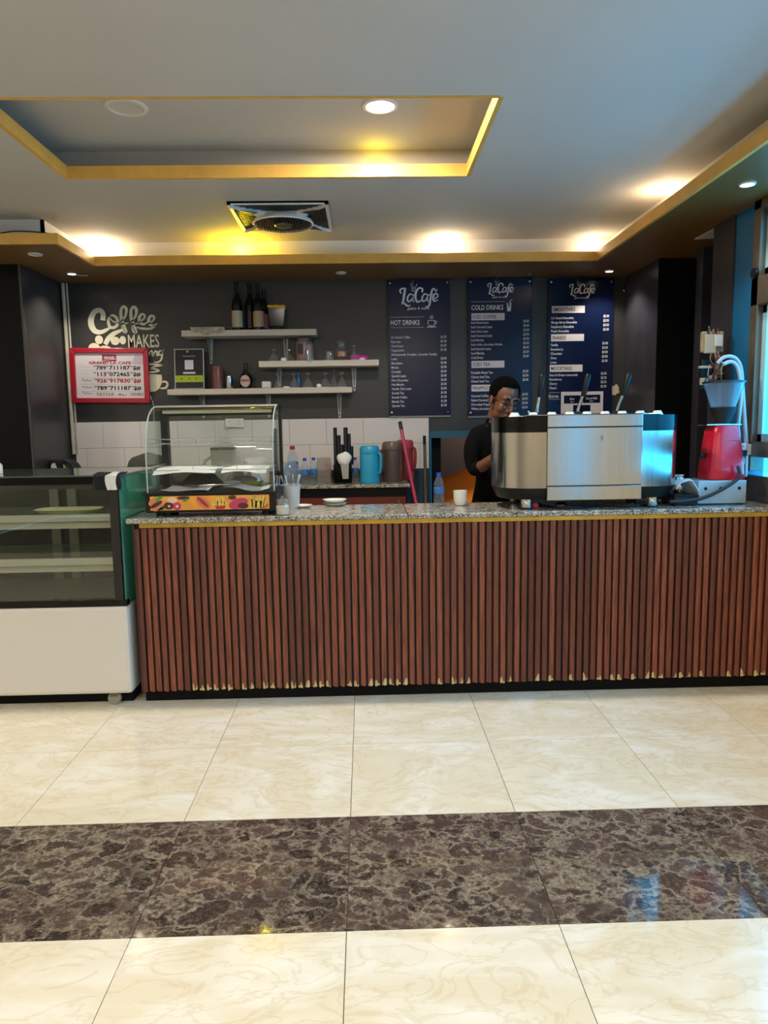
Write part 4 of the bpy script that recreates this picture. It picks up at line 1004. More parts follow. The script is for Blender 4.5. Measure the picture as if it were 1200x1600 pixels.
B3.lines('price_list', ['$3.00']*5, 949, 537.5, 6.6, 3.8, 'r', .75)
B3.flag('MOCKTAILS', 860, 910.5, 567.5, 578, 32)
B3.lines('item_list', ['Stars & Stripes Lemonade', 'Strawberry', 'Cherry', 'Classic'], 859.5, 584.5, 6.5, 3.6)
B3.lines('price_list', ['$2.50']*4, 948, 583, 6.5, 3.8, 'r', .75)
B3.head('Extras', 859, 617, 4.6, 15, [(859.5, 876, 609.5), (859.5, 876, 619.5)])
bx = part('extras_panel', MB().rect(B3.X(878), B3.X(943.5), B3.Z(642), B3.Z(608.5), -.001), m_pale, B3.root)
for (a, b, c, d, t1, t2) in ((882.5, 908, 614, 626.5, 'Shot', '$0.5'), (912, 939, 613.5, 626, 'Camel Milk', '$0.7'), (897, 924, 629, 642, '', '')):
    bb = part('extras_box', MB().rect(B3.X(a), B3.X(b), B3.Z(d), B3.Z(c), -.0016), m_navy, bx)
    mb = MB()
    if t1:
        B3.text(mb, t1, (a+b)/2, c+7, 3.4, align='c', sx=.85, bold=.01, ink=-.0022); B3.text(mb, t2, (a+b)/2, c+10.8, 2.2, align='c', ink=-.0022); part('extras_text', mb, m_prn, bb, kind='stuff')

# ------------------------------------------------------------------ "Coffee makes everything" wall lettering
YD = Y_WALL-.004; k8 = 170/1200
dc = at(190, 535, YD); dk = YD/F_PX*1.006
def Q(a, b): return ((100+a*k8-190)*dk, -(440+b*k8-535)*dk)
def RB(mb, pts, w, **k): mb.ribbon([Q(*p) for p in pts], [x*k8*dk for x in (w if isinstance(w, list) else [w, w])], -.002, .002, **k)
dec = thing('wall_lettering', 'cream script lettering about coffee with a cup, on the dark wall', 'wall lettering', dc)
m_dec = pm('cream_vinyl', '#d8d0b2', .6, var=.04)
def letter(nm, strokes):
    mb = MB()
    for pts, w in strokes: RB(mb, pts, w, sub=6)
    part(nm, mb, m_dec, dec)
letter('letter_c', [([(452, 440), (458, 372), (425, 335), (370, 352), (332, 420), (330, 490), (362, 548), (420, 562), (470, 545), (520, 520)], [52, 52, 50, 52, 60, 64, 56, 44, 36, 20])])
letter('letter_o', [([(540, 395), (510, 440), (520, 505), (565, 515), (605, 480), (600, 420), (565, 390), (535, 398), (545, 440), (600, 468), (630, 462)], [22, 30, 32, 30, 32, 32, 26, 16, 12, 12, 10])])
for dx, dy, nm in ((0, 0, 'letter_f'), (105, 5, 'letter_f')):
    letter(nm, [([(635+dx, 465+dy), (690+dx, 400+dy), (706+dx, 330+dy), (680+dx, 300+dy), (650+dx, 335+dy), (648+dx, 420+dy), (668+dx, 500+dy), (690+dx, 560+dy), (664+dx, 552+dy), (650+dx, 500+dy)], [10, 22, 34, 26, 30, 36, 38, 30, 24, 16]), ([(640+dx, 480+dy), (720+dx, 470+dy)], [18, 12])])
for dx, dy in ((0, 0), (98, 18)):
    letter('letter_e', [([(825+dx, 470+dy), (880+dx, 430+dy), (896+dx, 395+dy), (865+dx, 380+dy), (838+dx, 415+dy), (842+dx, 465+dy), (880+dx, 485+dy), (915+dx, 465+dy)], [10, 18, 22, 24, 34, 34, 24, 12])])
letter('swash', [([(800, 515), (870, 530), (960, 528), (1028, 475)], [14, 26, 22, 6])])
letter('swoosh', [([(650, 540), (560, 580), (500, 630), (462, 690)], [24, 46, 52, 46])])
for (a, b, rx, rz) in ((400, 640, 42, 46), (570, 655, 48, 44), (650, 648, 34, 44), (345, 725, 62, 52), (455, 745, 70, 44), (575, 760, 60, 30)):
    c = Q(a, b); part('steam_curl', MB().disc(c[0], c[1], rx*k8*dk, rz*k8*dk, -.0018), m_dec, dec)
mb = MB(); x0_, z0_ = Q(705, 724); text(mb, 'MAKES', x0_, z0_, 138*k8*dk, -.002, width=330*k8*dk, bold=.012); part('lettering_makes', mb, m_dec, dec, kind='stuff')
letter('lettering_ing', [([(905, 830), (915, 772)], 14), ([(915, 815), (935, 768), (955, 775), (952, 812), (968, 815)], [10, 16, 18, 16, 8]), ([(968, 815), (985, 768), (1005, 775), (1003, 810), (1018, 812)], [8, 16, 18, 16, 8]),
        ([(1060, 765), (1030, 768), (1022, 800), (1045, 806), (1062, 765), (1048, 850), (1010, 882), (965, 880)], [12, 16, 18, 14, 18, 20, 16, 10]), ([(1050, 790), (1082, 745)], [10, 4])])
letter('zigzag', [([(900, 900), (980, 905), (1058, 915)], [20, 18, 10]), ([(1052, 918), (980, 925), (925, 945)], [12, 16, 16]), ([(925, 948), (980, 955), (1022, 972)], [18, 16, 10]), ([(1018, 974), (960, 985), (905, 985)], [12, 18, 20])])
cupo = [Q(*p) for p in ((800, 1010), (925, 1006), (1040, 1016), (1046, 1050), (1036, 1110), (1010, 1160), (965, 1190), (900, 1195), (800, 1195))]
part('cup_shape', MB().poly(cupo, -.002), m_dec, dec)
letter('cup_handle', [([(1035, 1090), (1080, 1090), (1100, 1120), (1075, 1155), (1018, 1158)], [18, 22, 24, 22, 12])])

# ------------------------------------------------------------------ red framed payment sign
YS_ = Y_WALL-.03; sc_ = at(172, 587, YS_); sk = YS_/F_PX*1.006
sg = thing('framed_sign', 'red framed sign with payment numbers on the dark wall', 'sign', sc_); sg.rotation_euler = (0, math.radians(.9), 0)
hwS, hhS = 58.6*sk, 41*sk; b_ = 7.5*sk
fm = MB(); fm.prism([(-hwS, -hhS), (hwS, -hhS), (hwS-b_, -hhS+b_), (-hwS+b_, -hhS+b_)], -.014, .02); fm.prism([(-hwS, hhS), (-hwS+b_, hhS-b_), (hwS-b_, hhS-b_), (hwS, hhS)], -.014, .02)
fm.prism([(-hwS, -hhS), (-hwS+b_, -hhS+b_), (-hwS+b_, hhS-b_), (-hwS, hhS)], -.014, .02); fm.prism([(hwS, -hhS), (hwS, hhS), (hwS-b_, hhS-b_), (hwS-b_, -hhS+b_)], -.014, .02)
part('frame', fm, pm('red_frame', '#a8142c', .3), sg, bev=.004)
part('sheet', MB().box(-hwS+b_*.8, hwS-b_*.8, .0, .004, -hhS+b_*.8, hhS-b_*.8), pm('pinkish_paper', '#d9cfcd', .6), sg)
def q8(a, b): return ((a-508)*k8*sk, -(b-1036)*k8*sk)
m_red = pm('red_print', '#a3182c', .6); m_blk = pm('black_print', '#221c20', .6); m_grn = pm('olive_print', '#6a7440', .6)
x0_, z0_ = q8(432, 885); x1_, z1_ = q8(582, 815); lg = part('logo_block', MB().rect(x0_, x1_, z0_, z1_, -.001), m_red, sg)
mb = MB(); text(mb, 'GRAND', (x0_+x1_)/2, z0_+.6*(z1_-z0_)-.012, 26*k8*sk, -.0018, 'c', width=112*k8*sk, bold=.03); mb.ribbon([(x0_+.008, z0_+.008), ((x0_+x1_)/2, z0_+.012), (x1_-.004, z0_+.017)], .004, -.0018); part('logo_text', mb, m_prn, lg, kind='stuff')
def srow(nm, s, a, b, v_, h, mat, bold=.03):
    mb = MB(); x0_, z0_ = q8(a, v_); text(mb, s, x0_, z0_, h*k8*sk, -.001, width=(b-a)*k8*sk, bold=bold); part(nm, mb, mat, sg, kind='stuff')
srow('sign_title', 'GRAND LA CAFE', 288, 738, 915, 30, m_red)
for s, v_, m in (('*789*711187*$#', 972, m_blk), ('*113*072465*$#', 1040, m_blk), ('*926*917830*$#', 1108, m_red), ('*789*711187*$#', 1186, m_blk)): srow('payment_number', s, 330, 835, v_, 42, m)
srow('payment_number', '583368', 355, 540, 1248, 34, m_grn, .0); srow('payment_number', '100483', 715, 852, 1248, 34, m_blk, 0)
for v_ in (985, 1057, 1128, 1203):
    a = q8(190, v_); c = q8(850, v_); part('row_line', MB().rect(a[0], c[0], a[1]-.0008, a[1]+.0008, -.0008), fold('line_grey', '#a29a98', .6), sg)
for v_, m, h in ((945, m_grey, 9), (1016, m_grey, 9), (1088, m_blk, 15), (1160, m_blk, 13), (1225, m_blk, 13)):
    mb = MB(); mb.ribbon([q8(205, v_), q8(225, v_-h), q8(245, v_+h*.6), q8(262, v_-h*.7), q8(285, v_+h*.3), q8(310, v_-h*.4)], h*.32*k8*sk, -.001); part('provider_mark', mb, m, sg)
mb = MB(); mb.ribbon([q8(580, 1240), q8(610, 1225), q8(600, 1248), q8(635, 1230), q8(640, 1250), q8(675, 1232)], 5*k8*sk, -.001); part('provider_mark', mb, m_blk, sg)
tri = [q8(*p) for p in ((780, 812), (868, 812), (868, 920), (745, 915))]; part('paper_tint', MB().poly(tri, -.0006), pm('lilac_print', '#c3adba', .6), sg)
wl = [at(*p) for p in ((232, 608, Y_WALL-.006), (236, 622, Y_WALL-.006), (240, 634, Y_WALL-.008), (241, 660, Y_WALL-.014), (246, 690, Y_WALL-.014))]
o = part('white_wire', MB().tube(smooth([tuple(p) for p in wl], 5), .0035, 6), M['whitep'], sm=60); tag(o, 'thin white wire hanging below the red framed sign', 'wire')
# conduit in the left corner
cp = [at(86, 441, 6.02), at(97, 560, 6.02), at(107, 692, 6.02)]
ct = MB(); xx = XL_P+.022
ct.cyl((xx, Y_WALL-.016, 0), .015, 1.20, 2.555, 10); ct.cyl((xx+.028, Y_WALL-.010, 0), .008, 1.20, 2.555, 8)
o = part('corner_conduit', ct, M['conduit'], sm=60); tag(o, 'pale conduit pipes running down the corner left of the red sign', 'conduit')

# ------------------------------------------------------------------ shelves
SHY = 5.85
def shelf(x0, x1, ytop, ybot, brs, label):
    a, b = at(x0, ytop, SHY), at(x1, ytop, SHY); zt = (a.z+b.z)/2; th = (ybot-ytop)*SHY/F_PX
    cx = (a.x+b.x)/2; hw_ = (b.x-a.x)/2
    t = thing('wall_shelf', label, 'shelf', (cx, (SHY+Y_WALL)/2, zt), 0, 'wall shelves'); yo = (SHY+Y_WALL)/2
    part('board', MB().box(-hw_, hw_, SHY-yo, Y_WALL-.001-yo, -th, 0), M['shelf'], t, bev=.002)
    for px, yl in brs:
        bx_ = at(px, ybot, Y_WALL-.02).x-cx; L = (yl-ybot)*Y_WALL/F_PX
        mb = MB(); mb.prism([(-.021, -th), (.021, -th), (.010, -th-L), (.004, -th-L-.008), (-.004, -th-L-.008), (-.010, -th-L)], Y_WALL-.012-yo, Y_WALL-.002-yo); mb.box(-.018, .018, SHY+.03-yo, Y_WALL-.002-yo, -th-.004, -th)
        mb.prism_x([(Y_WALL-.012-yo, -th-.004), (Y_WALL-.012-yo, -th-L*.8), (SHY+.05-yo, -th-.004)], -.002, .002)
        br_ = part('bracket', mb, M['bracket'], t, loc=(bx_, 0, 0))
        for dz in (.03, L*.9): part('screw', MB().cyl((0, Y_WALL-.012-yo, -th-dz), .006, 0, .003, 10, 'y'), M['black'], br_)
    return zt
ZS1 = shelf(283, 494, 515, 524, ((328, 560), (446, 560)), 'pale wall shelf holding newspapers and dark bottles, topmost of the three')
ZS2 = shelf(404, 592, 563, 572, ((436, 603), (553, 606)), 'pale wall shelf holding the pink jar and glasses, middle of the three')
ZS3 = shelf(261, 550, 606.5, 615, ((316, 648), (419, 648), (530, 651)), 'pale wall shelf holding the black poster stand, lowest of the three')
def sx(px, Y, py=560): return at(px, py, Y).x
def LT(name, label, cat, loc, parts_, group=None):
    if len(parts_) == 1 and parts_[0][0] is None:
        o = part(name, MB().lathe(parts_[0][1], 24), parts_[0][2], sm=45, loc=loc); return tag(o, label, cat, group)
    t = thing(name, label, cat, loc, 0, group)
    for nm, pr, mt in parts_: part(nm, MB().lathe(pr, 24), mt, t, sm=45)
    return t
PXM = 5.93/F_PX
m_bg = pm('dark_bottle_glass', '#0d0f0c', .1, coat=.5); m_lab = pm('cream_label', '#b8a88c', .6, var=.15, vscale=40); m_pl = pm('pink_label', '#a8606a', .6, var=.25, vscale=40)
def wine(px, top, yy, label, lab):
    h = (515-top)*PXM; r = 8.0*PXM
    LT('wine_bottle', label, 'bottle', (sx(px, yy, 500), yy, ZS1), [('bottle_body', [(r*.9, 0), (r, .006), (r, h*.52), (r*.85, h*.6), (r*.36, h*.74), (r*.34, h*.96), (r*.4, h*.965), (r*.4, h), (0, h)], m_bg), ('bottle_label', [(r+.0006, h*.06), (r+.0006, h*.40)], lab), ('capsule', [(r*.38, h*.8), (r*.38, h*.955)], M['black'])], 'bottles on the top shelf')
wine(371, 444, 5.90, 'dark wine bottle with a cream label, leftmost on the top shelf', m_lab)
wine(391, 444, 5.96, 'dark wine bottle set back, second from the left on the top shelf', m_bg)
wine(404, 447, 5.89, 'dark wine bottle with a tan label, third from the left on the top shelf', pm('tan_label', '#a98c6c', .6, var=.2, vscale=40))
wine(413, 452, 5.98, 'dark wine bottle with a pink label beside the clear dispenser', m_pl)
# clear dispenser with a yellow lid
zt = ZS1; p = (sx(433, 5.93, 490), 5.93, zt); d_ = thing('dry_dispenser', 'small clear dispenser with a yellow lid on the top shelf', 'dispenser', p)
mb = MB(); mb.hexa([(-.05, -.05, .03), (.05, -.05, .03), (-.05, .05, .03), (.05, .05, .03), (-.066, -.055, .17), (.066, -.055, .17), (-.066, .055, .17), (.066, .055, .17)])
part('tank', mb, thin_glass('smoky_plastic', (.5, .5, .48), 1.3, .1, .3, (.10, .10, .09)), d_); part('lid', MB().box(-.07, .07, -.058, .058, .17, .19), pm('mustard_lid', '#d9a416', .4), d_, bev=.006)
part('lid_knob', MB().cyl((0, 0, 0), .014, .19, .207, 14), M['glassw'], d_, sm=40); part('spout', MB().box(-.02, .02, -.02, .02, 0, .03), M['black'], d_)
# newspapers
def news(label, x0, x1, y0, y1, dz, mat, seed): return paper('newspaper', label, x0, x1, y0, y1, ZS1+dz, seed, .010, mat, 'newspaper')
m_news = pm('newsprint', '#a59a86', .85, var=.15, vscale=40)
a, b = sx(290, 5.86, 512), sx(366, 5.86, 512)
news('folded newspaper lying at the left end of the top shelf', a, b, 5.87, 6.03, .001, m_news, 11)
ns = MB(); g = []
for i in range(9):
    u_ = i/8; x = sx(297, 5.84, 515)+(sx(350, 5.84, 515)-sx(297, 5.84, 515))*u_; dr = .045*abs(math.sin(PI*min(1, u_*1.05)))**.8*(.62+.38*math.sin(i*2.1+.6))
    g.append([(x, 5.95, ZS1+.027), (x, 5.87, ZS1+.027), (x, 5.838, ZS1+.022), (x+.01, 5.834, ZS1-.0-dr*.5), (x+.02*u_, 5.836, ZS1-.002-dr)])
cxn = sx(323, 5.84, 515); o = part('loose_newspaper', ns.sheet([[(p[0]-cxn, p[1]-5.84, p[2]-ZS1) for p in r] for r in g], .0015), [pm('newsprint_colour', '#a99c88', .85, var=.45, vscale=22)], sm=60, loc=(cxn, 5.84, ZS1)); tag(o, 'loose newspaper sheet drooping over the edge of the top shelf', 'newspaper')
# glasses
def glass_down(px, base, top, z, Y, label, wide=11, stem=True, group='upturned glasses'):
    h = (base-top)*Y/F_PX; r = wide*Y/F_PX
    if stem: pr = [(r*.95, 0), (r, .002), (r*.82, h*.25), (r*.5, h*.5), (r*.2, h*.62), (.005, h*.7), (.005, h*.86), (r*.5, h*.95), (r*.66, h*.985), (r*.66, h), (0, h)]
    else: pr = [(r, 0), (r*.8, h), (r*.75, h), (0, h*.97)]
    t = thing('drinking_glass', label, 'glass', (sx(px, Y, base), Y, z), 0, group); part('bowl', MB().lathe(pr, 24), M['glassw'], t, sm=50); part('rim', MB().lathe([(r*.96, .0), (r*1.0, .001), (r*.99, .004)], 24), fold('glass_rim', '#b9bcb8', .2), t, sm=50)
glass_down(428, 563, 544, ZS2, 5.93, 'upturned stem glass, leftmost on the middle shelf', 9)
glass_down(452, 563, 545, ZS2, 5.97, 'upturned stem glass beside the pink jar on the middle shelf', 9)
glass_down(484, 563, 539, ZS2, 5.868, 'tall tumbler in front of the pink jar on the middle shelf', 7, False)
glass_down(514.5, 563, 549, ZS2, 5.92, 'short tumbler standing alone on the middle shelf', 7, False)
glass_down(553.5, 563, 541, ZS2, 5.88, 'upturned stem glass in front of the bright pink cloth', 6.5)
for px, tp, w, lab, y_ in ((435, 585, 8, 'upturned stem glass beside the white box on the lowest shelf', 5.92), (460, 584, 8.5, 'upturned stem glass beside the small blue bottle on the lowest shelf', 5.93), (481.5, 584, 8.5, 'upturned stem glass, third from the white box on the lowest shelf', 5.92), (509, 584, 9, 'upturned stem glass by the small paper on the lowest shelf', 5.91), (522, 579, 7, 'taller upturned stem glass set back on the lowest shelf', 5.98), (534.5, 584, 8, 'upturned stem glass at the right end of the lowest shelf', 5.91)):
    glass_down(px, 606.5, tp, ZS3, y_, lab, w)
# pink jar
pj = thing('storage_jar', 'large pinkish storage jar with a dark label on the middle shelf', 'jar', (sx(475, 5.95, 545), 5.97, ZS2)); hj = 33*PXM; rj = 13*PXM
part('jar_body', MB().lathe([(rj*.9, 0), (rj, .01), (rj, hj*.86), (rj*.9, hj*.92)], 28), pm('pinkish_powder', '#8d7069', .3, coat=.4), pj, sm=45); part('jar_lid', MB().lathe([(rj*.92, hj*.92), (rj*.96, hj*.93), (rj*.96, hj*1.05), (0, hj*1.06)], 28), fold('jar_lid_grey', '#56504c', .4), pj, sm=45)
part('jar_label', MB().box(-.045, -.004, -rj-.003, -rj+.012, hj*.32, hj*.78), fold('jar_label_dark', '#2a1c1c', .5), pj)
LT('small_bag', 'small spotted paper bag between the glasses on the middle shelf', 'bag', (sx(443, 5.88, 560), 5.88, ZS2), [(None, [(.02, 0), (.024, .004), (.022, .02), (.008, .028), (0, .028)], M['paper'])])
dcn = thing('decanter', 'round glass decanter with amber liquid on the middle shelf', 'decanter', (sx(534, 5.95, 550), 5.95, ZS2)); rd = 11*PXM
part('glass_body', MB().lathe([(rd*.5, 0), (rd*.85, .012), (rd, rd*.9), (rd*.85, rd*1.5), (rd*.55, rd*1.9), (rd*.6, rd*2.4), (rd*.75, rd*2.75)], 28), M['glassw'], dcn, sm=50)
part('amber_liquid', MB().lathe([(0, rd*.6), (rd*.62, rd*.6), (rd*.66, rd*1.3), (0, rd*1.3)], 24), pm('amber', '#c9752a', .2), dcn, sm=40)
lump('pink_cloth', 'bright pink crumpled cloth at the right end of the middle shelf', (sx(561, 5.94, 560), 5.95, ZS2), .042, (1.6, .6, .7), pm('hot_pink', '#e01fa4', .7), 'cloth', 21)
lump('white_napkin', 'small crumpled white napkin beside the pink cloth', (sx(566, 5.87, 562), 5.88, ZS2), .018, (1.5, .8, .6), M['paper'], 'napkin', 22)
# lowest shelf
ps = thing('poster_stand', 'black poster stand with a green band and blank white square on the lowest shelf', 'poster', (sx(296, 5.90, 606), 5.905, ZS3)); ps.rotation_euler = (math.radians(-6), 0, 0)
kw_ = 22.5*PXM; kh = 62*PXM
part('acrylic_frame', MB().box(-kw_, kw_, 0, .008, 0, kh), pm('frame_grey', '#a9aaa6', .3), ps, bev=.002); part('stand_foot', MB().box(-kw_*1.0, kw_*1.02, -.03, .06, 0, .006), fold('acrylic_pale', '#9c9c94', .2), ps)
pp = part('poster', MB().rect(-kw_+.008, kw_-.008, .01, kh-.008, -.001), pm('poster_black', '#16171a', .3, var=.5, vscale=12), ps)
part('green_band', MB().rect(-kw_+.008, kw_-.008, kh*.18, kh*.345, -.0016), pm('lime_print', '#a3b01c', .5), pp); part('white_square', MB().rect(-.034, .034, kh*.49, kh*.72, -.0016), m_pale, pp); part('caption_bar', MB().rect(-.048, .048, kh*.385, kh*.43, -.0016), m_pale, pp)
mb = MB(); mb.disc(-.012, kh*.93, .009, .009, -.0016, 12); part('poster_mark', mb, fold('print_yellow', '#d8b32a', .5), pp); part('poster_lines', MB().rect(-.05, .05, kh*.81, kh*.825, -.0016), m_grey, pp)
for x in (-.06, 0, .055): part('band_mark', MB().disc(x, kh*.265, .008, .006, -.002, 10), fold('print_olive', '#4d5310', .5), pp)
r = 8.5*PXM; LT('drink_can', 'tall brown canister on the lowest shelf beside the steel cup', 'canister', (sx(340, 5.92, 600), 5.92, ZS3), [('body', [(r*.9, 0), (r, .004), (r, 30*PXM), (r*.9, 32*PXM)], pm('brown_print_tin', '#6b3a34', .35, var=.35, vscale=18)), ('lid', [(r*.92, 32*PXM), (r*.92, 34*PXM), (0, 34*PXM)], fold('tin_lid', '#7a4a40', .4))])
r = 5.5*PXM; LT('steel_cup', 'small steel cup on the lowest shelf', 'cup', (sx(358.5, 5.90, 600), 5.90, ZS3), [(None, [(r*.95, 0), (r, .003), (r*.86, 19*PXM), (r*.8, 19*PXM), (0, 18*PXM)], M['chrome'])])
r = 10.5*PXM; LT('syrup_bottle', 'round dark bottle with a red and cream label on the lowest shelf', 'bottle', (sx(385, 5.92, 600), 5.92, ZS3), [('bottle_body', [(r*.7, 0), (r*.85, .006), (r, 12*PXM), (r*.8, 20*PXM), (r*.34, 26*PXM), (r*.3, 36*PXM), (r*.36, 39*PXM), (0, 39*PXM)], m_bg)])
t = bpy.context.scene.objects['syrup_bottle']; yq = -r*1.02
part('label_disc', MB().disc(0, 11*PXM, 7.5*PXM, 9*PXM, yq), m_lab, t); part('label_band', MB().rect(-7*PXM, 7*PXM, 10*PXM, 14*PXM, yq-.001), m_pl, t)
o = part('white_box', MB().box(-.036, .036, -.03, .03, 0, .054), M['white'], bev=.01, loc=(sx(416.5, 5.89, 600), 5.89, ZS3)); tag(o, 'small white rounded box on the lowest shelf', 'box')
lt_ = LT('small_blue_bottle', 'small blue bottle behind the glasses on the lowest shelf', 'bottle', (sx(466.5, 5.975, 600), 5.985, ZS3), [('body', [(.012, 0), (.013, .004), (.013, .09), (.006, .10)], pm('blue_plastic', '#2a5fa0', .3)), ('cap', [(.007, .10), (.007, .12), (0, .12)], pm('blue_cap', '#1f6fd0', .35))])
lump('paper_scrap', 'small white paper scrap between the glasses on the lowest shelf', (sx(498.5, 5.88, 603), 5.88, ZS3), .018, (1.1, .6, .9), M['paper'], 'paper', 31)
lump('paper_scrap', 'small torn white paper beside the first glass on the lowest shelf', (sx(447.5, 5.87, 603), 5.87, ZS3), .014, (1.8, .6, .5), M['paper'], 'paper', 32)

# ------------------------------------------------------------------ things on the front counter
def fx_(px, py, z=Z_TOP): return onz(px, py, z)
p = fx_(455, 794)
bk_ = thing('sugar_bucket', 'white plastic container full of spoons and straws on the front counter', 'container', (p.x, p.y, Z_TOP))
part('container', MB().lathe([(.042, 0), (.044, .003), (.054, .128), (.057, .13), (.052, .128), (.042, .006), (0, .006)], 28), pm('milky_plastic', '#cfcac2', .4), bk_, sm=50)
part('paper_filling', MB().lathe([(0, .112), (.049, .112)], 20), M['paper'], bk_)
rn = random.Random(12)
for i in range(9):
    a = i*.72; r = .036; t_ = rn.uniform(.02, .05)
    part('spoon' if i % 3 else 'straw', MB().tube([(r*math.cos(a)*.6, r*math.sin(a)*.6, .06), (r*math.cos(a)*1.25, r*math.sin(a)*1.2, .15), (r*math.cos(a)*(1.3+t_*6), r*math.sin(a)*1.3, .165+t_*.5)], [.003, .003, .005], 6), M['chrome'] if i % 3 else M['whitep'], bk_, sm=60)
p = fx_(446, 804)
jr = thing('sugar_jar', 'small lidded glass jar of sugar in front of the spoon container', 'jar', (p.x-.012, p.y-.01, Z_TOP))
part('jar_body', MB().lathe([(.030, 0), (.034, .004), (.036, .05), (.03, .062), (.031, .066)], 28), M['glassw'], jr, sm=50); part('sugar', MB().lathe([(0, .004), (.031, .004), (.033, .046), (0, .048)], 24), pm('sugar', '#d6ceb2', .9, var=.15, vscale=120), jr, sm=50)
part('lid', MB().lathe([(.032, .066), (.034, .068), (.026, .080), (.008, .084), (.009, .094), (0, .098)], 24), M['glassw'], jr, sm=50)
plate = [(0, .004), (.035, .004), (.05, .009), (.066, .017), (.068, .017), (.05, .004), (.034, 0), (0, 0)]
def plate_at(px, py, z, k, label):
    p = fx_(px, py); o = part('saucer', MB().lathe([(r*k, h*k) for r, h in plate], 32), M['ceramic'], sm=50, loc=(p.x, p.y, z)); tag(o, label, 'saucer', 'saucers on the counter')
plate_at(524, 790, Z_TOP, .98, 'lower white saucer of the stacked pair on the front counter'); plate_at(523.4, 789.6, Z_TOP+.0175, 1.0, 'upper white saucer of the stacked pair on the front counter')
plate_at(472, 793, Z_TOP, .85, 'single white saucer beside the spoon container')
m_wat = thin_glass('water_bottle_plastic', (.86, .92, .96), 1.45, .05, .10, (.75, .82, .9)); m_bcap = pm('blue_bottle_cap', '#1c4fc4', .35); m_blab = pm('blue_bottle_label', '#2f6fb0', .5, var=.3, vscale=60)
def bottle(x, y, z, h, label, group='water bottles', cap=None):
    t = thing('water_bottle', label, 'bottle', (x, y, z), 0, group); r = h*.155
    pr = [(r*.8, 0), (r, h*.02)]
    for i in range(6): pr += [(r, h*(.06+.045*i)), (r*.93, h*(.08+.045*i))]
    pr += [(r, h*.36), (r*.97, h*.38), (r*.97, h*.56), (r, h*.58), (r*.96, h*.68), (r*.7, h*.80), (r*.42, h*.87), (r*.40, h*.90)]
    part('bottle_body', MB().lathe(pr, 20), m_wat, t, sm=40); part('bottle_label', MB().lathe([(r*1.0, h*.38), (r*1.0, h*.56)], 20), m_blab, t, sm=40)
    part('cap', MB().lathe([(r*.46, h*.895), (r*.46, h*.995), (0, h)], 16), cap or m_bcap, t, sm=40); return t
p = fx_(686, 791); bottle(p.x, p.y, Z_TOP, 53*p.y/F_PX, 'small water bottle with a blue cap standing on the front counter')
p = fx_(719, 790); cu = thing('coffee_cup', 'white handleless coffee cup on the front counter beside the water bottle', 'cup', (p.x, p.y, Z_TOP)); r = 11*p.y/F_PX; h = 24*p.y/F_PX
part('cup_body', MB().lathe([(r*.5, 0), (r*.62, .002), (r*.72, .006), (r*.95, h*.4), (r, h), (r*.93, h), (r*.88, h*.4), (0, .01)], 28), M['ceramic'], cu, sm=50)

# ------------------------------------------------------------------ things on the back counter
def bz(px, Y): return at(px, 745, Y).x
ZB = Z_TOP+.0005; BP = lambda Y: Y/F_PX
def stout(name, label, px, Y, h_px, w_px, mat, lidmat, spout=True, hand=1, cat='thermos'):
    k = BP(Y); h = h_px*k; r = w_px/2*k; t = thing(name, label, cat, (bz(px, Y), Y, ZB))
    part('body', MB().lathe([(r*.95, 0), (r, .006), (r*1.0, h*.1), (r*.98, h*.72), (r*.94, h*.78)], 28), mat, t, sm=40)
    part('lid', MB().lathe([(r*.97, h*.785), (r*.99, h*.80), (r*.97, h*.93), (r*.8, h*.99), (0, h)], 28), lidmat, t, sm=45)
    if spout: part('spout', MB().hexa([(-hand*r*.7, -.018, h*.86), (-hand*r*1.25, -.008, h*.90), (-hand*r*.7, .018, h*.86), (-hand*r*1.25, .008, h*.90), (-hand*r*.7, -.018, h*.96), (-hand*r*1.25, -.008, h*.93), (-hand*r*.7, .018, h*.96), (-hand*r*1.25, .008, h*.93)]), lidmat, t)
    part('handle', MB().tube(smooth([(hand*r*.8, -r*.5, h*.78), (hand*r*1.08, -r*.75, h*.76), (hand*r*1.12, -r*.75, h*.5), (hand*r*1.02, -r*.7, h*.3), (hand*r*.85, -r*.5, h*.26)], 5), .011, 8), mat, t, sm=60); return t
m_sky = pm('sky_blue_plastic', '#2a9cc4', .35); m_brn = pm('brown_plastic', '#55423a', .35, var=.08)
stout('blue_thermos', 'sky blue vacuum jug on the back counter', 578, 5.55, 59, 31, m_sky, m_sky, False, 1)
stout('brown_thermos', 'brown vacuum jug with a pouring spout on the back counter', 613, 5.66, 63, 32, m_brn, pm('brown_lid', '#6a5548', .3), True, -1)
stout('red_thermos', 'dark red vacuum jug partly hidden behind the brown one', 633, 5.86, 62, 28, pm('dusty_red', '#8d2f36', .4), pm('red_lid', '#a93a40', .35), False, 1)
# bottles
bottle(bz(477, 5.52), 5.50, ZB, 41*BP(5.6), 'water bottle with a blue cap right of the shrink-wrapped pack'); bottle(bz(490.5, 5.58), 5.58, ZB, 41*BP(5.58), 'water bottle with a blue cap beside the clear box')
bottle(bz(555, 5.72), 5.72, ZB, 38*BP(5.72), 'water bottle with a blue cap between the cup holder and the blue jug'); bottle(bz(458, 5.80), 5.80, ZB, 56*BP(5.8), 'larger bottle with a red cap behind the shrink-wrapped pack', cap=pm('red_bottle_cap', '#b3222e', .4))
pk = thing('bottle_pack', 'shrink-wrapped pack of clear water bottles on the back counter', 'bottle pack', (bz(450, 5.60), 5.60, ZB))
for i, (a, b) in enumerate(((-.06, -.03), (0, -.04), (.055, -.03), (-.035, .035), (.03, .035))): part('packed_bottle', MB().lathe([(.024, 0), (.026, .01), (.026, .11), (.012, .15), (.012, .165)], 16, (a, b, 0)), m_wat, pk, sm=40)
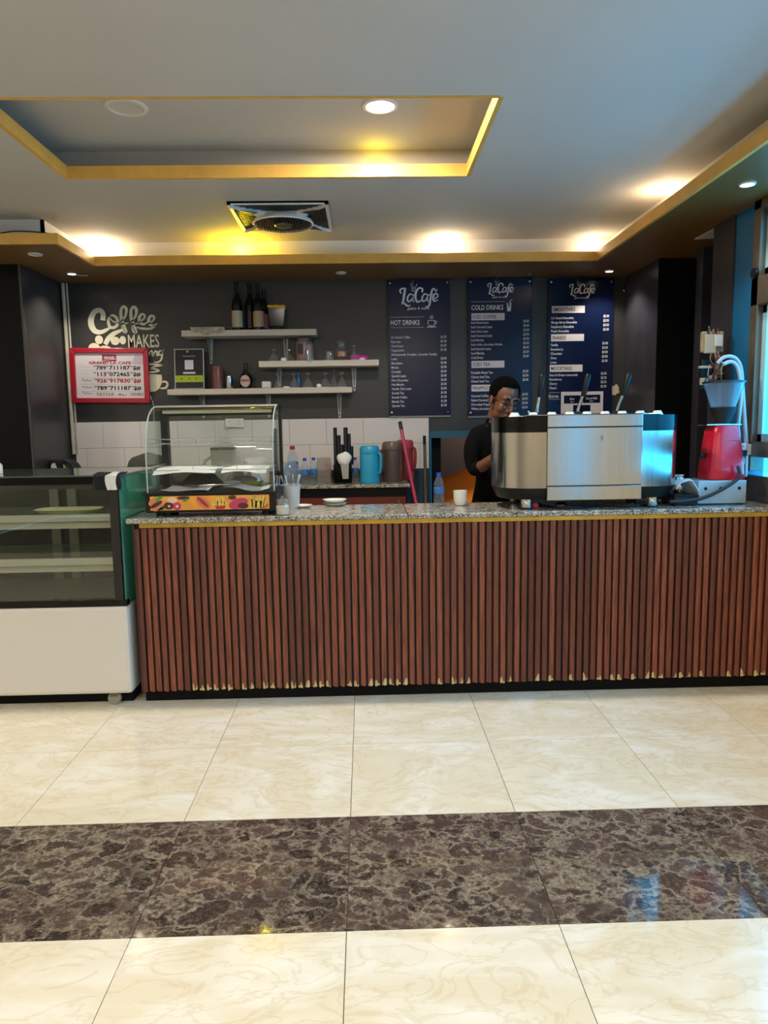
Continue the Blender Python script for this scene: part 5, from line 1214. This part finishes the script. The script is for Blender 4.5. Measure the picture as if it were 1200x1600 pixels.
part('shrink_wrap', MB().lathe([(.10, .001), (.102, .02), (.098, .12), (.06, .165)], 20, sx=1.0, sy=.75), thin_glass('wrap_film', (.85, .9, .95), 1.4, .15, .22, (.7, .8, .95)), pk, sm=50)
bx = thing('clear_box', 'clear plastic box with pink lettering behind the water bottles', 'box', (bz(507, 5.78), 5.78, ZB))
part('box_body', MB().box(-.055, .055, -.05, .05, 0, .19), thin_glass('cloudy_plastic', (.8, .78, .74), 1.4, .1, .35, (.7, .66, .6)), bx, bev=.004)
for q in range(3): part('pink_mark', MB().ribbon([(.0, .05+q*.04), (.015, .065+q*.04), (.03, .05+q*.04), (.04, .068+q*.04)], .006, -.0515), fold('pink_ink', '#c95a70', .6), bx)
# takeaway cup and lid holder
ch = thing('cup_dispenser', 'black lid and cup organiser with tall stacked black lids on the back counter', 'organiser', (bz(537, 5.62), 5.62, ZB)); k = BP(5.62)
part('organiser_body', MB().box(-15*k, 13*k, -.07, .07, 0, 30*k), M['blackg'], ch, bev=.006)
rr = random.Random(2)
for (a, w, h_) in ((-12, 6, 88), (-7, 7, 75), (4.5, 7, 88), (9.5, 6, 78), (-2, 8, 62), (13, 6, 58)):
    pr = []; z = 28*k; n = int((h_*k-z)/.012)
    for i in range(n): pr += [(w*k*.5*.92, z+i*.012), (w*k*.5, z+i*.012+.009)]
    part('lid_stack', MB().lathe(pr+[(0, z+n*.012)], 16, (a*k, rr.uniform(-.02, .03), 0)), M['black'], ch, sm=40)
mb = MB().ico((0, 0, 0), 11*k, 3, (1, .7, 1.0)); mb.v = [(x*(1+.12*math.sin(z*60)), y, z*(1+.1*math.sin(x*80))) for x, y, z in mb.v]
o = part('plastic_bag_roll', mb, M['paper'], sm=60, loc=(bz(538.5, 5.50), 5.495, ZB+38*k)); tag(o, 'white crumpled bag on the front of the black organiser', 'bag')
part('bag_tail', MB().hexa([(-3*k, -.012, -30*k), (6*k, -.012, -30*k), (-3*k, .0, -30*k), (6*k, .0, -30*k), (-6*k, -.02, -4*k), (7*k, -.02, -4*k), (-6*k, .01, -4*k), (7*k, .01, -4*k)]), pm('grey_film', '#a7a39a', .4), o)
# sticks leaning on the wall
a, b = at(625, 660, 5.52), at(652, 800, 5.31); d_ = (b-a); b2 = a+d_*((a.z-.02)/(a.z-b.z))
mp = thing('mop', 'pink-red mop handle leaning beside the back counter', 'mop', (b2.x, b2.y, 0)); V = lambda q: tuple(q-Vector((b2.x, b2.y, 0)))
part('handle', MB().tube([V(a), V(b2+Vector((0, 0, .05)))], .0125, 10), pm('pink_red_plastic', '#b3284e', .35), mp, sm=60); part('grip_end', MB().tube([V(a+(a-b2).normalized()*.004), V(a-(a-b2).normalized()*.06)], .0145, 10), M['black'], mp, sm=60)
hk = [a+Vector((math.cos(t)*.014, 0, .016+math.sin(t)*.016)) for t in [i*2*PI/12 for i in range(12)]]; part('hanging_loop', MB().tube([V(q) for q in hk], .003, 6, True), M['whitep'], mp, sm=60)
part('mop_head', MB().lathe([(.012, .07), (.03, .05), (.07, 0)], 16), M['paper'], mp, sm=50)
a = at(663, 681, 5.97)
o = part('wooden_stick', MB().tube([(0, 0, 0), (.006, 0.0, a.z*.5), (0, 0, a.z)], .0115, 10), pm('grey_wood', '#6b5a48', .7, var=.2), sm=60, loc=(a.x, 5.97, 0)); tag(o, 'brown wooden stick standing against the wall by the low doorway', 'stick')
part('dark_cap', MB().cyl((0, 0, 0), .0125, a.z-.07, a.z+.002, 10), M['black'], o, sm=60)
# behind the glass display: kettle, canister, socket, bag
so_ = thing('wall_socket', 'white double wall socket on the tiles above the pastry display', 'socket', at(367, 661, Y_WALL-.009)); so_.location.y = Y_WALL-.012
part('plate', MB().box(-.075, .075, -.02, .0, -.036, .036), M['whitep'], so_, bev=.004)
for x in (-.035, .035):
    for (dx, dz) in ((0, .014), (-.011, -.008), (.011, -.008)): part('pin_hole', MB().box(x+dx-.003, x+dx+.003, -.0205, -.019, dz-.004, dz+.004), M['black'], so_)
pg = part('plug', MB().box(-.02, .02, -.045, -.021, -.034, -.004), M['whitep'], so_, bev=.004, loc=(-.04, 0, 0))
cw = [at(358, 668, 5.99), at(359, 690, 5.99), at(372, 700, 5.98), at(380, 722, 5.95), at(384, 738, 5.9)]
o = part('socket_wire', MB().tube(smooth([tuple(q) for q in cw], 5), .004, 6), M['whitep'], sm=60); tag(o, 'white wire hanging from the wall socket behind the pastry display', 'wire')
kt = thing('rice_cooker', 'white round lidded cooker on the back counter behind the pastry display', 'cooker', (bz(401, 5.72), 5.72, ZB)); k = BP(5.72)
part('body', MB().lathe([(18*k, 0), (20*k, .01), (20*k, 30*k), (19*k, 33*k)], 32), M['white'], kt, sm=40); part('lid', MB().lathe([(19.5*k, 33*k), (19*k, 36*k), (12*k, 40*k), (0, 41*k)], 32), M['whitep'], kt, sm=50); part('control', MB().box(-11*k, -5*k, -20.5*k, -18*k, 12*k, 24*k), M['alu'], kt)
cn = thing('blender_jug', 'cloudy square jug with a dark lid on the back counter behind the pastry display', 'jug', (bz(350, 5.7), 5.70, ZB))
mb = MB(); mb.hexa([(-15*k, -.05, 0), (15*k, -.05, 0), (-15*k, .05, 0), (15*k, .05, 0), (-17*k, -.06, 53*k), (17*k, -.06, 53*k), (-17*k, .06, 53*k), (17*k, .06, 53*k)]); part('jug_body', mb, thin_glass('cloudy_jug', (.7, .7, .62), 1.4, .1, .45, (.62, .62, .54)), cn)
part('lid', MB().box(-17*k, 17*k, -.062, .062, 53*k, 57*k), fold('lid_grey', '#4a4844', .5), cn, bev=.003); part('handle', MB().tube(smooth([(-15*k, -.02, 44*k), (-27*k, -.02, 36*k), (-28*k, -.02, 22*k), (-17*k, -.02, 10*k)], 5), .012, 8), bpy.data.materials['cloudy_jug'], cn, sm=60)
lump('dark_bag', 'black bag on the back counter behind the pastry display', (bz(298, 5.62), 5.62, ZB), .085, (1.5, .6, .8), m_dk, 'bag', 41)
lump('grey_backpack', 'grey-green rounded bag on the back counter left of the pastry display', (bz(231, 5.70)+.01, 5.72, ZB), .14, (1.3, .6, 1.0), pm('grey_green_fabric', '#45463c', .85, var=.12, vscale=20), 'bag', 42, .04, .8)
lump('black_pouch', 'round black pouch leaning on the grey-green bag', (bz(229, 5.58), 5.56, ZB+.0), .05, (.8, .7, 1.9), m_dk, 'pouch', 43, .05)
# black backpack in the corner
bp = thing('backpack', 'black backpack with a yellow patch in the corner behind the display fridge', 'backpack', (at(103, 735, 5.62).x, 5.66, ZB)); k = BP(5.6)
mb = MB(); pts = [(-24*k, 0), (30*k, 0), (22*k, 18*k), (12*k, 36*k), (4*k, 43*k), (-18*k, 45*k), (-22*k, 36*k)]
part('bag_body', MB().prism(pts, -.09, .09), m_dk, bp, bev=.02)
part('front_pocket', MB().prism([(-4*k, 2*k), (26*k, 2*k), (18*k, 22*k), (10*k, 34*k), (2*k, 38*k)], -.115, -.085), pm('pocket_fabric', '#1d2026', .8), bp, bev=.012)
part('yellow_patch', MB().prism([(4*k, 20*k), (14*k, 22*k), (11*k, 27*k), (3*k, 37*k)], -.122, -.112), pm('mustard_patch', '#b98c34', .7, var=.2, vscale=50), bp)
part('white_patch', MB().prism([(-18*k, 33*k), (-12*k, 27*k), (-9*k, 31*k), (-12*k, 39*k), (-16*k, 38*k)], -.098, -.088), M['paper'], bp)
part('strap', MB().tube(smooth([(2*k, -.10, 42*k), (14*k, -.12, 38*k), (24*k, -.12, 20*k), (32*k, -.11, 4*k)], 5), .008, 6), M['black'], bp, sm=60)

# ------------------------------------------------------------------ wiring on the glossy pier: open junction boxes, conduit, socket
YJ = 4.25
jb = thing('junction_box', 'open beige electrical junction box with loose wires on the dark pier', 'electrical box', at(1113, 534, YJ)); k = YJ/F_PX; y_ = 0
part('back_box', MB().box(-16*k, 18*k, .0, .03, -16*k, 16*k), pm('old_beige_plastic', '#a3967a', .6, var=.2, vscale=20), jb, bev=.006)
part('cover', MB().box(-14*k, 4*k, -.022, .0, -18*k, 11*k), fold('cover_beige', '#b3a78c', .55), jb, bev=.005)
part('pale_plate', MB().box(1*k, 13*k, -.03, -.0, -8*k, 10*k), pm('pale_plate', '#c6cfce', .5), jb, bev=.004)
rn = random.Random(8); m_wires = [pm('wire_black', '#16130f', .5), pm('wire_tan', '#8a7346', .6), pm('wire_red', '#7c2f2a', .5), pm('wire_grey', '#9aa0a0', .5)]
for i in range(12):
    a0 = rn.uniform(-8, 12); pts = [(a0*k, -.01, 10*k), ((a0+rn.uniform(-5, 5))*k, -.02, (18+rn.uniform(0, 5))*k), ((a0+rn.uniform(-2, 8))*k, -.02, 12*k)] if i < 5 else [(a0*k, -.015, -14*k), ((a0+rn.uniform(-8, 8))*k, -.035, -rn.uniform(24, 40)*k), ((a0+rn.uniform(-10, 10))*k, -.02, -rn.uniform(44, 62)*k)]
    part('loose_wire', MB().tube(smooth(pts, 5), .003, 5), m_wires[i % 4], jb, sm=60)
b2 = thing('terminal_block', 'row of broken switch boxes under the junction box behind the grinder', 'electrical box', at(1109, 588, YJ))
part('dark_back', MB().box(-14*k, 24*k, .0, .025, -20*k, 26*k), M['black'], b2, bev=.003)
for (a, b, w, h_, nm) in ((-9, 14, 10, 4, 'beige_switch'), (-10, -8, 6, 11, 'beige_switch'), (4, -2, 5, 7, 'pale_terminal'), (14, 4, 6, 4, 'pale_terminal')): part(nm, MB().box((a-w)*k, (a+w)*k, -.02, .002, (b-h_/2)*k, (b+h_/2)*k), fold('cover_beige', '#b3a78c', .55), b2, bev=.003)
for i in range(8):
    a0 = rn.uniform(-4, 20); part('loose_wire', MB().tube(smooth([(a0*k, -.01, 18*k), ((a0+rn.uniform(-8, 12))*k, -.04, rn.uniform(0, 14)*k), ((a0+rn.uniform(-4, 10))*k, -.02, -rn.uniform(4, 16)*k)], 5), .0025, 5), m_wires[i % 4], b2, sm=60)
m_pvc = pm('grey_pvc', '#a9b4b8', .45)
def pipe(label, pts, r):
    w = [tuple(at(*p)) for p in pts]; o = part('conduit_pipe', MB().tube(smooth(w, 8), r, 10), m_pvc, sm=60); tag(o, label, 'pipe'); return o
YP = 3.96
pipe('outer grey plastic pipe arching over the grinder hopper to the counter', [(1121, 568, YP), (1130, 559, YP), (1142, 557, YP), (1152, 563, YP), (1158, 578, YP), (1160.5, 610, YP), (1163, 650, YP), (1166, 700, YP), (1164.5, 745, YP)], .0105)
pipe('inner grey plastic pipe running down to the socket beside the grinder', [(1130, 569, YP-.03), (1142, 565, YP-.03), (1151, 572, YP-.03), (1156, 590, YP-.03), (1158, 615, YP-.03), (1156, 640, YP-.03), (1153, 668, YP-.03), (1153, 692, YP-.03)], .0105)
for (x, y) in ((1153, 668), (1163, 649), (1157, 566)):
    pass
sk_ = thing('counter_socket', 'white socket plate with a black plug beside the red grinder', 'socket', at(1157, 702, 3.95)); k = 3.95/F_PX
part('back_box', MB().box(-8*k, X_R-sk_.location.x+.01, .004, .04, -9*k, 8*k), M['whitep'], sk_)
part('plate', MB().box(-9*k, 9*k, 0, .02, -10*k, 9*k), M['whitep'], sk_, bev=.003); part('plug', MB().box(-6*k, 7*k, -.03, 0, -11*k, -1*k), M['black'], sk_, bev=.005)
for x in (-5, -1.5, 4): part('socket_hole', MB().box((x-.8)*k, (x+.8)*k, -.001, .001, 4*k, 5.6*k), M['black'], sk_)
cw = [at(1160, 712, 3.93), at(1163, 720, 3.93), at(1160, 728, 3.93), at(1151, 727, 3.93)]
part('plug_wire', MB().tube([tuple(q-Vector(sk_.location)) for q in [Vector(v_) for v_ in smooth([tuple(q) for q in cw], 5)]], .003, 6), M['whitep'], sk_, sm=60)
# flaked paint on the wall beside the right menu board
for (x, y, rx, rz, lab) in ((961, 609, 7, 9, 'pale patch of flaked paint on the wall beside the right menu board'),):
    c = at(x, y, Y_WALL-.002); k = Y_WALL/F_PX; rn = random.Random(3); pts = []
    for i in range(18): a = 2*PI*i/18; q = rn.uniform(.7, 1.15); pts.append((rx*k*q*math.cos(a), rz*k*q*math.sin(a)))
    o = part('paint_chip', MB().prism(pts, -.001, .001), pm('bare_plaster', '#c9bda6', .9, var=.1, vscale=30), loc=c); tag(o, lab, 'paint chip')
c = at(974.5, 450, Y_WALL-.01); o = part('wall_nail', MB().tube([(0, 0, .05), (0, -.005, 0), (-.004, -.01, -.02), (.004, -.01, -.03)], [.003, .003, .009, .004], 6), M['chrome'], sm=60, loc=c); tag(o, 'small metal hook in the corner right of the menu boards', 'hook')

# ------------------------------------------------------------------ the barista
PY = 4.50
def A(px, py, Y): return at(px, py, Y)
def skin_body():
    pel = A(776, 812, 4.56); gx_, gy_ = pel.x, pel.y
    V, E, R, idx = [], [], [], {}
    def vtx(n, p, r, par=None):
        idx[n] = len(V); V.append(Vector(p)); R.append(r if isinstance(r, tuple) else (r, r))
        if par is not None: E.append((idx[par], idx[n]))
    vtx('pelvis', (gx_, gy_, .93), (.145, .105))
    vtx('waist', A(776, 752, 4.55), (.135, .10), 'pelvis'); vtx('chest', A(776, 706, 4.53), (.150, .112), 'waist'); vtx('upper', A(776, 681, 4.51), (.125, .09), 'chest')
    vtx('neck', A(777, 664, 4.49), (.058, .058), 'upper'); vtx('neck2', A(782, 646, 4.465), (.054, .056), 'neck')
    vtx('shR', A(745, 682, 4.51), .066, 'upper'); vtx('shR2', A(738, 694, 4.50), .060, 'shR'); vtx('uaR', A(736, 716, 4.48), .054, 'shR2'); vtx('elR', A(740, 738, 4.46), .047, 'uaR'); vtx('faR', A(756, 727, 4.40), .040, 'elR'); vtx('wrR', A(781, 709, 4.31), .028, 'faR')
    vtx('shL', A(808, 682, 4.48), .066, 'upper'); vtx('shL2', A(817, 694, 4.46), .060, 'shL'); vtx('uaL', A(822, 716, 4.43), .054, 'shL2'); vtx('elL', A(824, 740, 4.40), .047, 'uaL'); vtx('faL', A(816, 727, 4.34), .040, 'elL'); vtx('wrL', A(808, 712, 4.27), .028, 'faL')
    for s, n in ((-1, 'R'), (1, 'L')):
        vtx('hip'+n, (gx_+s*.09, gy_, .88), (.095, .095), 'pelvis'); vtx('th'+n, (gx_+s*.10, gy_-.01, .68), .078, 'hip'+n); vtx('kn'+n, (gx_+s*.105, gy_-.015, .48), .056, 'th'+n)
        vtx('cf'+n, (gx_+s*.11, gy_+.01, .32), .056, 'kn'+n); vtx('an'+n, (gx_+s*.115, gy_+.015, .095), .042, 'cf'+n); vtx('he'+n, (gx_+s*.118, gy_-.02, .045), (.045, .040), 'an'+n); vtx('to'+n, (gx_+s*.13, gy_-.17, .036), (.045, .032), 'he'+n)
    me = bpy.data.meshes.new('sk'); me.from_pydata(V, E, []); ob = bpy.data.objects.new('sk', me); COL.objects.link(ob)
    md = ob.modifiers.new('s', 'SKIN'); md.use_smooth_shade = True
    if not me.skin_vertices: me.skin_vertices.new()
    for i, r in enumerate(R): me.skin_vertices[0].data[i].radius = r; me.skin_vertices[0].data[i].use_root = (i == 0)
    ss = ob.modifiers.new('u', 'SUBSURF'); ss.levels = 2; ss.render_levels = 2
    dg = bpy.context.evaluated_depsgraph_get(); ev = bpy.data.meshes.new_from_object(ob.evaluated_get(dg)); bpy.data.objects.remove(ob)
    return ev, {k: V[i] for k, i in idx.items()}
ev, J = skin_body()
mb = MB().add([tuple(v.co) for v in ev.vertices], [tuple(p.vertices) for p in ev.polygons])
# head: built around its own centre, face towards -y
hd = MB(); HS = 1.0
hd.ico((0, .012, .045), 1, 4, (.076, .096, .086)); hd.ico((0, -.028, -.03), 1, 4, (.062, .064, .085)); hd.ico((0, -.062, -.098), 1, 3, (.028, .024, .024))
for s in (-1, 1):
    hd.ico((s*.036, -.058, -.028), 1, 3, (.026, .030, .032)); hd.ico((s*.030, -.078, .034), 1, 3, (.028, .014, .010)); hd.ico((s*.031, -.074, .010), 1, 3, (.017, .014, .012))
    hd.ico((s*.014, -.098, -.036), 1, 2, (.011, .013, .010)); hd.ico((s*.079, .008, -.004), 1, 3, (.010, .020, .033)); hd.ico((s*.042, -.022, -.072), 1, 3, (.018, .034, .028))
hd.tube([(0, -.084, .026), (0, -.098, 0), (0, -.108, -.028)], [.010, .011, .015], 10); hd.ico((0, -.107, -.031), 1, 3, (.015, .014, .012))
hd.ico((0, -.088, -.062), 1, 3, (.027, .013, .009)); hd.ico((0, -.085, -.077), 1, 3, (.024, .014, .010)); hd.ico((0, -.072, -.07), 1, 3, (.036, .02, .03))
hd.tube([(0, .02, -.03), (0, .035, -.12)], [.052, .054], 16)
hc = A(787, 626, 4.43)
MH = Matrix.Translation(hc) @ Matrix.Rotation(math.radians(20), 4, 'Z') @ Matrix.Rotation(math.radians(6), 4, 'Y') @ Matrix.Rotation(math.radians(20), 4, 'X') @ Matrix.Scale(1.03, 4)
hd.xf(MH); mb.add(hd.v, hd.f)
# hands: palm, four fingers and a thumb, closed around a portafilter handle
def hand(w, e, side):
    d = (w-e).normalized(); up = Vector((0, 0, 1)); lat = d.cross(up).normalized()*side; nrm = lat.cross(d).normalized()*side
    c = w+d*.045; g = MB().ico((0, 0, 0), 1, 3, (.040, .046, .016))
    M4 = Matrix((( lat.x, d.x, nrm.x, c.x), (lat.y, d.y, nrm.y, c.y), (lat.z, d.z, nrm.z, c.z), (0, 0, 0, 1))); g.xf(M4); mb.add(g.v, g.f)
    for i, L in enumerate((.070, .080, .075, .058)):
        b = w+d*.078+lat*(.031-.021*i); p1 = b+d*L*.42-nrm*.006; p2 = p1+d*L*.18-nrm*L*.34; p3 = p2-d*L*.16-nrm*L*.26
        mb.tube([tuple(w+d*.05+lat*(.026-.018*i)), tuple(b), tuple(p1), tuple(p2), tuple(p3)], [.010, .0095, .009, .0085, .007], 8)
    b = w+d*.025+lat*.036; mb.tube([tuple(w+d*.012+lat*.018), tuple(b), tuple(b+d*.03+lat*.016-nrm*.012), tuple(b+d*.055+lat*.008-nrm*.03)], [.013, .012, .0105, .008], 8)
hand(J['wrR'], J['faR'], 1); hand(J['wrL'], J['faL'], -1)
tmp = bpy.data.objects.new('tmp', mb.mesh('tmp', [])); COL.objects.link(tmp)
rm = tmp.modifiers.new('r', 'REMESH'); rm.mode = 'VOXEL'; rm.voxel_size = .0052; rm.use_smooth_shade = True
sm_ = tmp.modifiers.new('sm', 'SMOOTH'); sm_.factor = .5; sm_.iterations = 3
dg = bpy.context.evaluated_depsgraph_get(); bme = bpy.data.meshes.new_from_object(tmp.evaluated_get(dg)); bpy.data.objects.remove(tmp); bme.name = 'body'
m_skin = pm('brown_skin', '#6e4632', .42, var=.08, vscale=30); m_shirt = pm('black_shirt', '#050506', .9, spec=.15, bump=.25, bscale=40); m_trs = pm('black_trousers', '#050505', .9, spec=.15); m_shoe = pm('black_shoe', '#0a0a0a', .35)
for m in (m_shirt, m_skin, m_trs, m_shoe): bme.materials.append(m)
def seg(p, a, b):
    ab = b-a; t = max(0, min(1, (p-a).dot(ab)/ab.length_squared)); return (p-(a+ab*t)).length, t
HI = MH.inverted(); bones = []
for p in bme.polygons:
    c = p.center; mi = 0
    h = HI @ c
    if c.z < .10: mi = 3
    elif c.z < .95 and abs(c.x-J['pelvis'].x) < .32 and (c-J['wrL']).length > .2 and (c-J['wrR']).length > .2: mi = 2
    for n in 'RL':
        e, f, w = J['el'+n], J['fa'+n], J['wr'+n]; d1, t1 = seg(c, e, f); d2, t2 = seg(c, f, w); L = (w-f).normalized()
        if (d2 < .075 and (t2 > 0 or (d1 < .06 and t1 > .62))) or (d1 < .06 and t1 > .62) or (c-w).dot(L) > -.01 and (c-w).length < .17: 
            if (c-J['waist']).length > .17: mi = 1
    nk = c-J['neck']
    if h.z > -.13 and h.length < .17: mi = 1
    if seg(c, J['neck'], J['neck2'])[0] < .075 and c.z > J['neck'].z-.005-(.05 if c.y < J['neck'].y-.035 and abs(c.x-J['neck'].x-.01) < .028 else 0): mi = 1
    p.material_index = mi; p.use_smooth = True
root = thing('person', 'person in a black shirt and round glasses working behind the espresso machine, looking down', 'person', (J['pelvis'].x, J['pelvis'].y, 0))
body = link('body', bme, root); body.location = (-J['pelvis'].x, -J['pelvis'].y, 0)
def hpart(nm, m, mat, sm=60):
    m.xf(MH); m.v = [(x-J['pelvis'].x, y-J['pelvis'].y, z) for x, y, z in m.v]; return part(nm, m, mat, root, sm=sm)
# close-cropped hair cap
hr = MB().ico((0, 0, 0), 1, 5, (1, 1, 1)); vs = []
keep = []
for (x, y, z) in hr.v:
    fl_ = max(0, -y); k_ = 1+.008*math.sin(x*55)*math.sin(y*60)*math.sin(z*50)
    top = 1.0+.10*max(0, z)
    vs.append((x*.0795*k_*(1+.02*max(0, z)), .014+y*.0985*k_, .047+z*.087*k_)); 
def hairline(v):
    x, y, z = v
    if y < -.045: return z > .094-.12*max(0, abs(x)-.045)
    if y < .0: return z > .094-(y+.045)/.045*.082-(.02 if abs(x) > .06 and y > -.03 else 0)
    return z > -.012-.035*min(1, y/.06)
fs = [f for f in hr.f if all(hairline(vs[i]) for i in f)]
h2 = MB(); h2.add(vs, fs); ho = hpart('hair', h2, pm('black_hair', '#040303', 1.0, spec=.08, bump=.8, bscale=180)); md = ho.modifiers.new('t', 'SOLIDIFY'); md.thickness = .010; md.offset = .5
for s in (-1, 1):
    hpart('eyebrow', MB().tube([(s*.014, -.0925, .032), (s*.03, -.093, .038), (s*.05, -.080, .033)], [.003, .0042, .002], 6), bpy.data.materials['black_hair'])
    hpart('eye', MB().tube([(s*.016, -.0885, .004), (s*.031, -.0915, -.001), (s*.046, -.084, .004)], [.002, .0032, .002], 6), pm('eye_dark', '#120c0a', .3) if s < 0 else bpy.data.materials['eye_dark'])
hpart('mouth_line', MB().tube([(-.024, -.093, -.070), (0, -.0985, -.0695), (.024, -.093, -.070)], [.0015, .0022, .0015], 6), pm('lip_dark', '#4a2420', .5))
gl = MB(); ring = [(math.cos(i*2*PI/24), math.sin(i*2*PI/24)) for i in range(24)]
for s in (-1, 1): gl.tube([(s*.033+.0245*a, -.104+.004*abs(a), -.002+.022*b) for a, b in ring], .0017, 6, True)
gl.tube([(-.010, -.105, .004), (0, -.108, .008), (.010, -.105, .004)], .0016, 6)
for s in (-1, 1): gl.tube([(s*.058, -.100, .006), (s*.075, -.05, .008), (s*.082, .01, .006)], .0017, 6)
hpart('glasses', gl, pm('dark_wire', '#2a221c', .3, metal=.7))
# open shirt collar, button and sleeve cuffs
co = MB(); n = J['neck']; g = []
for i in range(25):
    a = math.radians(-68+i*(316/24)); r = .068; x, y = math.sin(a+PI)*r, -math.cos(a+PI)*r
    a2 = -PI/2+math.radians(26)+(2*PI-math.radians(52))*i/24
    x, y = math.cos(a2), math.sin(a2)
    fr = max(0, -y)
    g.append([(n.x+x*.062, n.y+.004+y*.062, n.z+.022-.035*fr), (n.x+x*.066, n.y+.004+y*.066, n.z+.036-.035*fr), (n.x+x*.082, n.y+.004+y*.085, n.z-.002-.045*fr)])
co.sheet([[(p[0]-J['pelvis'].x, p[1]-J['pelvis'].y, p[2]) for p in r] for r in g]); o = part('collar', co, m_shirt, root, sm=60); o.modifiers.new('t', 'SOLIDIFY').thickness = .003
for N in 'RL':
    e, f = J['el'+N], J['fa'+N]; a, b = e.lerp(f, .42), e.lerp(f, .72); off = Vector((J['pelvis'].x, J['pelvis'].y, 0))
    part('sleeve_cuff', MB().tube([tuple(a-off), tuple(e.lerp(f, .5)-off), tuple(e.lerp(f, .66)-off), tuple(b-off)], [.046, .051, .0505, .044], 16), m_shirt, root, sm=60)
part('button', MB().cyl((n.x-.012-J['pelvis'].x, n.y-.098-J['pelvis'].y, n.z-.055), .0045, 0, .003, 10, 'y'), M['whitep'], root)
